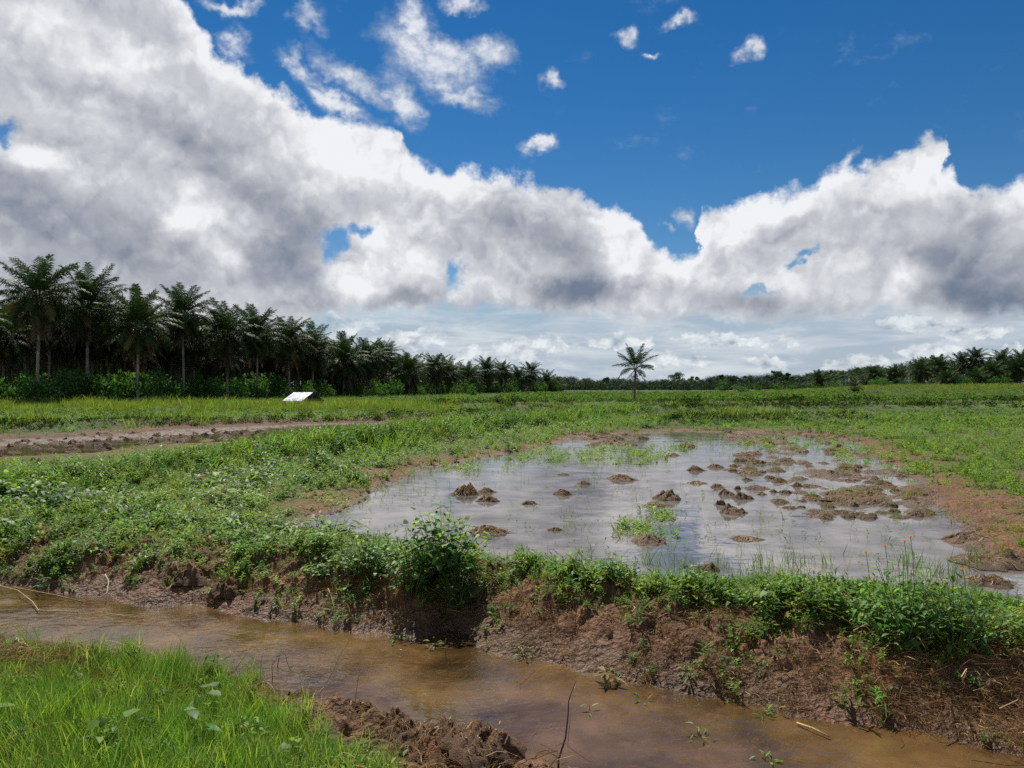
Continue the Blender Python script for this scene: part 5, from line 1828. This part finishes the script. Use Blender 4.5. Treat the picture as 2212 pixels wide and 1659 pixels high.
# ------------------------------------------------------------------ single plants one can point at
def plant_thing(name, parts, x, y, z, label, cat, group=None, rot=None):
    o = link(name, None, loc=(x, y, z), rotz=rng.uniform(0, 6.28) if rot is None else rot, label=label, cat=cat, group=group)
    for nm, me, mt in parts:
        link(nm, me, MATS[mt], o)
    return o


def bush_mesh(seed, n_stem, H, rad, L, w, cols, leaves=12, heart=True, lean=0.5):
    """many leafy stems springing from one stock"""
    rg = np.random.default_rng(seed)
    st, lf = Bag(), Bag()
    for i in range(n_stem):
        a = i * 2.4 + rg.uniform(-0.5, 0.5); r_ = rad * math.sqrt((i + 0.5) / n_stem)
        h = H * (1 - 0.55 * (r_ / rad) ** 1.5) * rg.uniform(0.62, 1.05)
        d_ = np.array([math.cos(a), math.sin(a)])
        s = np.linspace(0, 1, 6)
        P = np.stack([d_[0] * (r_ * (0.25 + 0.75 * s ** 1.3)), d_[1] * (r_ * (0.25 + 0.75 * s ** 1.3)), h * (s - 0.10 * s ** 4) - 0.03], -1)
        tube(st, P, np.linspace(0.0045, 0.0015, 6), np.array([0.12, 0.16, 0.05]) * rg.uniform(0.7, 1.3), 4, False)
        m_ = max(4, int(leaves * h / H))
        for j in range(m_):
            q = 0.12 + 0.88 * (j + 0.7) / m_
            p = np.array([np.interp(q, s, P[:, k_]) for k_ in range(3)])
            az_ = a + j * 2.5 + rg.uniform(-0.5, 0.5)
            sc = rg.uniform(0.55, 1.15) * (1.1 - 0.35 * q)
            pet = rg.uniform(0.01, 0.05)
            p2 = p + np.array([math.cos(az_) * pet, math.sin(az_) * pet, 0.01])
            V, F = T_leaf(L * sc, w * sc, p2, az_, rg.uniform(-0.7, 0.6) + 0.3 * (q > 0.9), rg.uniform(0.1, 0.4), rg.uniform(0.1, 0.5), heart)
            c = cols[int(rg.integers(len(cols)))] * rg.uniform(0.7, 1.3)
            if rg.random() < 0.12:
                c = CG['bright'] * rg.uniform(1.0, 1.6)
            lf.put(V, F, c)
    return st.mesh('stems'), lf.mesh('leaves')


def bank_point(ox, off):
    """point on the far bank of the ditch, off metres from the water, seen in photo column ox"""
    Yc = np.linspace(3.0, 12.0, 700)
    Xc = (ox - CX) / FO * Yc
    e = zones(Xc, Yc)
    ok = e['far'] & (e['sdD'] > off)
    i = int(np.argmax(ok))
    return float(Xc[i]), float(Yc[i])


def bank_bush(ox, oy_top, off, rad, label, seed, n_stem, L=0.085, w=0.06, cols=None, heart=True, leaves=12, cat='bush', name='leafy_bush', group=None):
    x, y = bank_point(ox, off)
    z = float(ground_z(x, y)[0])
    H = CAM_H - (oy_top - HZ) / FO * y - z
    cols = [CG[c] for c in (cols or ['dark', 'dark', 'mid', 'fresh', 'blue'])]
    s_, l_ = bush_mesh(seed, n_stem, max(0.08, H), rad, L, w, cols, leaves, heart)
    return plant_thing(name, [('stems', s_, 'dry_stem'), ('leaves', l_, 'leaf')], x, y, z, label, cat, group)


def put_bush(ox, oy_base, H, rad, label, seed, n_stem, L=0.085, w=0.06, cols=None, heart=True, leaves=12, zb=0.22, cat='bush', name='leafy_bush', group=None):
    x, y = G(ox, oy_base, zb)
    cols = [CG[c] for c in (cols or ['dark', 'dark', 'mid', 'fresh', 'blue'])]
    s_, l_ = bush_mesh(seed, n_stem, H, rad, L, w, cols, leaves, heart)
    return plant_thing(name, [('stems', s_, 'dry_stem'), ('leaves', l_, 'leaf')], x, y, float(ground_z(x, y)[0]), label, cat, group)


bank_bush(955, 1045, 0.55, 0.52, 'tallest dark leafy bush with heart shaped leaves on the bank by the pond', 3001, 70, 0.105, 0.088, ['mid', 'fresh', 'fresh', 'dark', 'bright'], leaves=20)
bank_bush(990, 1180, 0.30, 0.30, 'low dark skirt of leaves at the right foot of the tallest bush', 3002, 50, 0.06, 0.045, ['dark', 'dark', 'mid'])
bank_bush(890, 1105, 0.55, 0.38, 'bright topped bush joined to the tallest bush on its left', 3003, 60, 0.07, 0.05, ['mid', 'bright', 'fresh', 'blue'])
bank_bush(800, 1130, 0.75, 0.42, 'wide leafy bush left of the tallest one on the bank', 3004, 60, 0.075, 0.055, ['mid', 'fresh', 'bright', 'blue'])
bank_bush(700, 1200, 0.62, 0.26, 'low bush with silvery leaves at the bend of the bank', 3005, 26, 0.075, 0.045, ['blue', 'pale', 'mid'])
bank_bush(690, 1130, 1.35, 0.38, 'bright spreading bush behind the bend of the bank', 3006, 34, 0.07, 0.03, ['bright', 'fresh'], False)
put_bush(120, 1090, 0.52, 0.9, 'broad leaved dark bush at the far left of the field', 3007, 60, 0.16, 0.10, ['dark', 'mid', 'blue'])
put_bush(20, 1085, 0.5, 0.65, 'silver leaved bush at the left edge of the field', 3008, 40, 0.17, 0.12, ['blue', 'pale', 'mid'])
put_bush(250, 1085, 0.42, 0.85, 'yellow green bush right of the broad leaved one at the left', 3009, 50, 0.12, 0.06, ['mid', 'olive', 'bright'], False)
put_bush(690, 1010, 0.75, 0.55, 'dark pointed weed standing out of the grassy dyke', 3010, 36, 0.16, 0.08, ['dark', 'mid'], False)
bank_bush(1950, 1150, 0.80, 0.44, 'flowering dark bush on the bank at the right', 3011, 64, 0.095, 0.042, ['mid', 'mid', 'fresh', 'fresh'], False, 16)
bank_bush(2060, 1185, 0.72, 0.42, 'lower half of the flowering thicket towards the right edge', 3012, 60, 0.09, 0.042, ['dark', 'mid', 'fresh'], False, 13)
bank_bush(1870, 1225, 0.95, 0.26, 'leafy clump joined to the flowering bush on its left', 3013, 30, 0.06, 0.035, ['mid', 'fresh', 'bright'], True)
bank_bush(2150, 1285, 0.85, 0.24, 'thin leafy growth at the right end of the flowering thicket', 3014, 22, 0.07, 0.03, ['mid', 'bright'], False)
for i, (ox, ot, off, rad, lab, cols) in enumerate((
        (1145, 1228, 0.95, 0.12, 'pale leaved shoot right of the tallest bush by the water', ['blue', 'fresh', 'bright']), (1178, 1212, 1.1, 0.16, 'bright heart leaved clump by the near shore', ['bright', 'fresh']),
        (1270, 1232, 1.15, 0.22, 'green clump on the near shore below the straw mound', ['bright', 'mid']), (1400, 1236, 1.15, 0.24, 'low clump of pointed leaves by the near shore', ['fresh', 'mid']),
        (1490, 1196, 1.05, 0.20, 'tall bright leaved clump in front of the wet brown lump', ['bright', 'fresh', 'mid']), (1560, 1240, 1.0, 0.22, 'heart leaved clump right of the tall bright one', ['bright', 'mid']),
        (1650, 1250, 1.0, 0.24, 'spreading clump with yellowish leaves on the bank', ['bright', 'olive', 'mid']), (1725, 1212, 1.15, 0.14, 'leafy clump with a bare stalk on the bank', ['mid', 'dark', 'fresh']),
        (1790, 1250, 1.0, 0.2, 'clump of heart leaves left of the flowering thicket', ['mid', 'bright']))):
    bank_bush(ox, ot, off, rad, lab, 3050 + i, 20, 0.06, 0.046, cols, True, 9, 'plant', 'leafy_plant')

# taller clumps of weeds scattered over the fields
rg = np.random.default_rng(3400)
WB = [bush_mesh(3410 + i, 22, 0.5, 0.42, 0.15, 0.055, [CG['dark'], CG['mid'], CG['fresh']] if i % 2 else [CG['mid'], CG['bright'], CG['olive']], 9, False) for i in range(5)]
n_ = 0
while n_ < 74:
    ox, oy = (rg.uniform(-40, 900), rg.uniform(1010, 1190)) if n_ < 44 else (rg.uniform(1150, 2260), rg.uniform(900, 960))
    x, y = G(ox, oy)
    Zp = zones(np.array([x]), np.array([y]))
    if Zp['sdP'][0] > 0.5 and Zp['sdM'][0] > 0.6 and Zp['sdD'][0] > 1.8 and Zp['bare'][0] < 0.3:
        s_, l_ = WB[n_ % 5]
        o = plant_thing('weed_clump', [('stems', s_, 'dry_stem'), ('leaves', l_, 'leaf')], x, y, float(ground_z(x, y)[0]), 'taller clump of weeds standing out of the green field', 'weed clump', 'taller weed clumps in the fields')
        k_ = rg.uniform(0.5, 1.0) * (1 + 0.012 * y)
        o.scale = (k_ * rg.uniform(0.8, 1.5), k_ * rg.uniform(0.8, 1.5), k_ * rg.uniform(0.6, 1.0))
        n_ += 1

# tussocks of tall pale grass before the left grove
for i, (ox, oy, d_, w_, lab) in enumerate(((255, 866, 72, 1.3, 'pale grass tussock in the rough grass at the left, nearest the crooked palm'), (345, 868, 70, 1.2, 'upright grass tussock second from the left in the rough grass'),
                                           (490, 858, 66, 2.2, 'largest tall grass tussock, a fountain of pale blades before the grove'), (440, 866, 67, 1.8, 'wide grass tussock joined to the largest one on its left'), (540, 866, 66, 1.3, 'small grass tussock right of the largest one'),
                                           (800, 872, 70, 1.2, 'dark grass tussock in the field right of the tin roof'))):
    x = (ox - CX) / FO * d_
    z = float(ground_z(x, d_)[0])
    h = CAM_H - (oy - HZ) / FO * d_ - z
    bb = Bag(); rgk = np.random.default_rng(3500 + i)
    for j in range(16):
        V, F, S = TALL[j % len(TALL)]
        q = rgk.normal(0, 0.22, 2) * w_
        a = rgk.uniform(0, 6.28); c_, s__ = math.cos(a), math.sin(a)
        V2 = np.stack([V[:, 0] * c_ - V[:, 1] * s__, V[:, 0] * s__ + V[:, 1] * c_, V[:, 2]], -1) * np.array([w_ * 0.6, w_ * 0.6, max(0.5, h) * rgk.uniform(0.8, 1.15)])
        bb.put(V2 + np.array([q[0], q[1], 0]), F, S * tone(['pale', 'bright', 'mid'], 1, 50 + j + 20 * i))
    link('grass_tussock', bb.mesh('grass_tussock'), MATS['far_leaf'], loc=(x, d_, z), label=lab, cat='grass tussock')

# sprouts on the bare slope of the bank and in the shallow ditch
for i, (ox, oy, H, lab, zb) in enumerate((
        (1135, 1340, 0.16, 'small bushy sprout on the dark soil below the right bank crest', 0.1), (940, 1390 - 30, 0.16, 'leafy sprout low on the bank under the tallest bush', -0.05), (860, 1320, 0.14, 'sprout with long leaves on the straw slope', 0.05),
        (1488, 1470, 0.17, 'upright dark sprout at the water edge of the ditch', -0.15), (1325, 1462, 0.13, 'bright sprout rising from the withered leaf in the ditch', -0.2), (1508, 1590, 0.16, 'lone sprout with three leaves in the brown ditch water', -0.2),
        (1655, 1640, 0.13, 'thin sprout at the lower edge in the ditch water', -0.2), (648, 1432, 0.06, 'pair of drowned leaves in the ditch, left part', -0.2), (690, 1388, 0.07, 'dark leaf shoot in the ditch, upper left', -0.2),
        (1384, 1510, 0.10, 'two leaved seedling in the ditch beside the withered leaf', -0.2), (1275, 1535, 0.12, 'pale seedling behind the bent dry stalk', -0.2), (1645, 1528, 0.13, 'bright seedling at the water edge of the right bank', -0.15),
        (1675, 1520, 0.12, 'yellowish seedling at the water edge right of the bright one', -0.15), (2050, 1425, 0.13, 'young plant on the straw covered slope at the right', 0.1), (1570, 1415, 0.09, 'round leaved sprout on the dark slope', 0.1))):
    x, y = G(ox, oy, zb)
    s_, l_ = bush_mesh(3200 + i, 4 if H > 0.12 else 2, H, 0.04, 0.075, 0.022, [CG['mid'], CG['bright'], CG['fresh']], 5, False)
    plant_thing('sprout', [('stems', s_, 'dry_stem'), ('leaves', l_, 'leaf')], x, y, max(float(ground_z(x, y)[0]), ZD - 0.02), lab, 'sprout')

# large leaved seedlings in the foreground
for i, (ox, oy, H, n_, L, lab) in enumerate(((808, 1560, 0.12, 4, 0.16, 'seedling with three big drooping leaves on the near bank soil'), (925, 1612, 0.08, 3, 0.12, 'low seedling with a blue green leaf below the soil lumps'),
                                             (430, 1640, 0.14, 5, 0.15, 'broad pale leaves in the grass at the lower left'), (220, 1655, 0.12, 5, 0.12, 'small patch of broad leaves at the bottom left corner'), (345, 1570, 0.10, 5, 0.08, 'round leaved weed in the middle of the near grass'),
                                             (1275, 1665, 0.10, 4, 0.10, 'leafy seedling at the bottom edge of the ditch'), (1360, 1668, 0.09, 3, 0.10, 'seedling with toothed leaves at the bottom edge beside the ditch'))):
    x, y = G(ox, oy, 0.08) if ox < 700 else side_point(ox, 0.1 if ox < 1200 else 0.03, True)
    b = Tpl(); rgk = np.random.default_rng(3300 + i)
    stb = Bag()
    for j in range(n_):
        a = j * 2.2 + rgk.uniform(-0.3, 0.3); h = H * rgk.uniform(0.7, 1.1)
        e_ = np.array([math.cos(a) * 0.03, math.sin(a) * 0.03, h])
        tube(stb, [(0, 0, -0.03), e_ * 0.6, e_], 0.0025, (0.10, 0.13, 0.05), 4, False)
        V, F = T_leaf(0.8 * L * rgk.uniform(0.7, 1.1), L * 0.4, e_, a, rgk.uniform(-0.6, 0.5), 0.3, 0.5, False)
        b.put(V, F, CG[['fresh', 'mid', 'bright'][j % 3]] * rgk.uniform(0.8, 1.2))
    V, F, S = b.done(); bb = Bag(); bb.put(V, F, S)
    plant_thing('seedling', [('stem', stb.mesh('stem'), 'dry_stem'), ('leaves', bb.mesh('leaves'), 'leaf')], x, y, max(float(ground_z(x, y)[0]), ZD), lab, 'seedling')

# orange flowers of the thicket at the right
def flower(ox, oy, depth_y, label):
    z = CAM_H - (oy - HZ) / FO * depth_y
    x = (ox - CX) / FO * depth_y
    gz = float(ground_z(x, depth_y)[0])
    o = link('orange_flower', None, loc=(x, depth_y, gz), label=label, cat='flower', group='orange flowers on the bank')
    h = z - gz
    b = Bag()
    tube(b, [(0.05, 0.03, 0.05), (0.03, 0.01, h * 0.6), (0, 0, h)], 0.003, (0.13, 0.15, 0.07), 5)
    link('stem', b.mesh('stem'), MATS['dry_stem'], o)
    b = Bag()
    for j in range(11):
        a = j * 2 * math.pi / 11
        V, F = T_leaf(0.024, 0.011, (math.cos(a) * 0.004, math.sin(a) * 0.004, h), a, rng.uniform(-0.15, 0.25), 0.1, 0.2)
        b.put(V, F, (0.75, 0.22, 0.015))
    link('petals', b.mesh('petals'), MATS['leaf'], o)
    b = Bag()
    tube(b, [(0, 0, h - 0.008), (0, 0, h), (0, 0, h + 0.006)], (0.006, 0.009, 0.004), (0.45, 0.16, 0.02), 8)
    link('flower_head', b.mesh('flower_head', True), MATS['dry_stem'], o)


for ox, oy, dy, lab in ((1953, 1168, 6.6, 'orange flower, highest of the thicket'), (1966, 1159, 6.7, 'orange flower just right of the highest one'), (1911, 1177, 6.7, 'orange flower nodding left of the highest ones'), (1870, 1192, 6.6, 'orange flower on a side stalk at the left of the thicket'),
                        (2078, 1228, 6.5, 'orange flower on a pale stalk before the water'), (1886, 1252, 6.3, 'orange flower low among the leaves'), (2110, 1291, 6.1, 'orange flower at the right flank of the thicket'), (2152, 1315, 6.0, 'orange flower nearest the right edge')):
    flower(ox, oy, dy, lab)

# dry stalks, canes and roots
def stalk(name, pts, r, col, label, cat, mat='dry_stem'):
    """a bent stalk through photo points with heights: (ox, oy, z)"""
    P = []
    for ox, oy, z in pts:
        x, y = G(ox, oy, z)
        P.append((x, y, z))
    P = np.array(P)
    b = Bag()
    tube(b, P - P[0], r, np.asarray(col, float), 7)
    return link(name, b.mesh(name, True), MATS[mat], loc=tuple(P[0]), label=label, cat=cat)


def upright(name, ox, oy, zb, steps, r, col, label, cat, mat='dry_stem'):
    """a stalk rooted at a photo point; steps = (right px, up px) measured from the foot"""
    x, y = G(ox, oy, zb)
    k_ = y / FO
    P = np.array([(0, 0, -0.05)] + [(dx * k_, 0.02 * i, up * k_) for i, (dx, up) in enumerate(steps)])
    b = Bag()
    tube(b, P, np.linspace(r, r * 0.45, len(P)), np.asarray(col, float), 6)
    return link(name, b.mesh(name, True), MATS[mat], loc=(x, y, zb), label=label, cat=cat)


upright('dry_stalk', 1206, 1640, -0.1, [(0, 0), (16, 44), (22, 90), (24, 118), (40, 160)], 0.007, (0.10, 0.07, 0.05), 'dark bent dry stalk rising from the near edge of the ditch', 'stalk')
upright('dry_stalk', 1206, 1636, -0.1, [(0, 0), (-24, 14), (-44, 4), (-52, -14)], 0.004, (0.22, 0.16, 0.1), 'thin curled stalk at the foot of the dark bent one', 'stalk')
upright('dry_stalk', 1226, 1610, -0.2, [(0, 0), (6, 60), (14, 112), (20, 124)], 0.003, (0.42, 0.34, 0.24), 'pale straight stem beside the dark bent stalk', 'stalk')
upright('dry_stalk', 690, 1500, 0.0, [(0, 0), (24, 40), (44, 84), (58, 104), (60, 128)], 0.003, (0.33, 0.25, 0.17), 'long thin reed leaning over the ditch', 'stalk')
upright('dry_stalk', 768, 1512, 0.0, [(0, 0), (4, 40), (10, 84)], 0.0025, (0.22, 0.16, 0.1), 'shorter upright reed at the near bank', 'stalk')
upright('dry_stalk', 600, 1440, -0.2, [(0, 0), (2, 20), (6, 34)], 0.004, (0.1, 0.08, 0.06), 'dark twig stub standing in the ditch at the left', 'stalk')
upright('dry_stalk', 963, 1418, -0.2, [(0, 0), (-2, 22), (0, 36)], 0.004, (0.12, 0.08, 0.05), 'dark twig stub in the middle of the ditch', 'stalk')
upright('dry_stalk', 590, 1480, -0.1, [(0, 0), (-4, 40), (10, 66), (22, 60), (24, 40), (30, 20)], 0.003, (0.13, 0.09, 0.06), 'looped dry stem at the edge of the near grass', 'stalk')
upright('dry_stalk', 2076, 1300, 0.1, [(0, 0), (8, 40), (14, 76)], 0.004, (0.45, 0.38, 0.28), 'pale bare stem in the flowering thicket', 'stalk')
upright('dry_stalk', 1130, 1330, 0.15, [(0, 0), (-30, 60), (-58, 112), (-66, 150)], 0.003, (0.25, 0.19, 0.12), 'thin bare stem leaning out of the tallest bush', 'stalk')
stalk('white_root', [(935, 1622, 0.05), (970, 1612, 0.07), (1005, 1600, 0.08), (1030, 1590, 0.07)], 0.008, (0.52, 0.42, 0.30), 'smooth pale root lying across the soil lumps', 'root')
stalk('white_root', [(1032, 1589, 0.07), (1022, 1582, 0.08), (1040, 1576, 0.09)], 0.011, (0.55, 0.45, 0.32), 'short thick pale root end above the long root', 'root')
stalk('brown_root', [(938, 1622, 0.04), (1000, 1596, 0.11), (1060, 1590, 0.11), (1095, 1612, 0.03)], 0.004, (0.16, 0.1, 0.07), 'thin dark root arching over the pale root', 'root')
stalk('dry_cane', [(-10, 1262, -0.12), (40, 1275, -0.15), (72, 1300, -0.17), (84, 1318, -0.18), (170, 1322, -0.185)], 0.0055, (0.36, 0.26, 0.12), 'broken yellow cane lying in the ditch at the far left', 'cane')
stalk('dry_cane', [(30, 1268, -0.1), (120, 1285, -0.16), (180, 1300, -0.19)], 0.006, (0.27, 0.19, 0.09), 'second dry cane under the broken yellow one', 'cane')
stalk('dry_cane', [(205, 1300, -0.16), (232, 1280, -0.1), (236, 1255, -0.04), (228, 1240, 0.0)], 0.004, (0.50, 0.44, 0.34), 'pale curved cane leaning on the left bank', 'cane')
stalk('dry_cane', [(230, 1324, -0.188), (310, 1335, -0.188)], 0.004, (0.34, 0.25, 0.12), 'thin straw floating in the ditch at the left', 'cane')
for i, (a, b_, c_, d_) in enumerate(((1350, 1458, 1420, 1470), (1420, 1448, 1500, 1440), (1380, 1452, 1470, 1465), (1480, 1490, 1530, 1478), (1395, 1460, 1430, 1476), (1720, 1560, 1790, 1590))):
    stalk('dry_cane', [(a, b_, -0.185), ((a + c_) / 2, (b_ + d_) / 2 - 3, -0.175), (c_, d_, -0.185)], 0.006, (0.44, 0.33, 0.14), 'yellow straw afloat in the ditch under the right bank', 'cane').__setitem__('group', 'straws afloat in the ditch')

# withered brown leaf hanging in the ditch
x, y = G(1318, 1470, -0.18)
b = Tpl(); rgk = np.random.default_rng(8)
for j in range(9):
    V, F = T_leaf(rgk.uniform(0.09, 0.17), rgk.uniform(0.03, 0.06), (rgk.uniform(-0.07, 0.05), rgk.uniform(-0.04, 0.04), rgk.uniform(0.0, 0.1)), rgk.uniform(0, 6.28), rgk.uniform(-0.6, 0.9), 0.6, 0.6)
    b.put(V, F, np.array([0.30, 0.20, 0.085]) * rgk.uniform(0.6, 1.25))
V, F, S = b.done(); bb = Bag(); bb.put(V, F, S)
link('withered_leaf', bb.mesh('withered_leaf'), MATS['dead_leaf'], loc=(x, y, ZD), label='curled withered brown leaf stuck in the ditch below the right bank', cat='dead leaf')
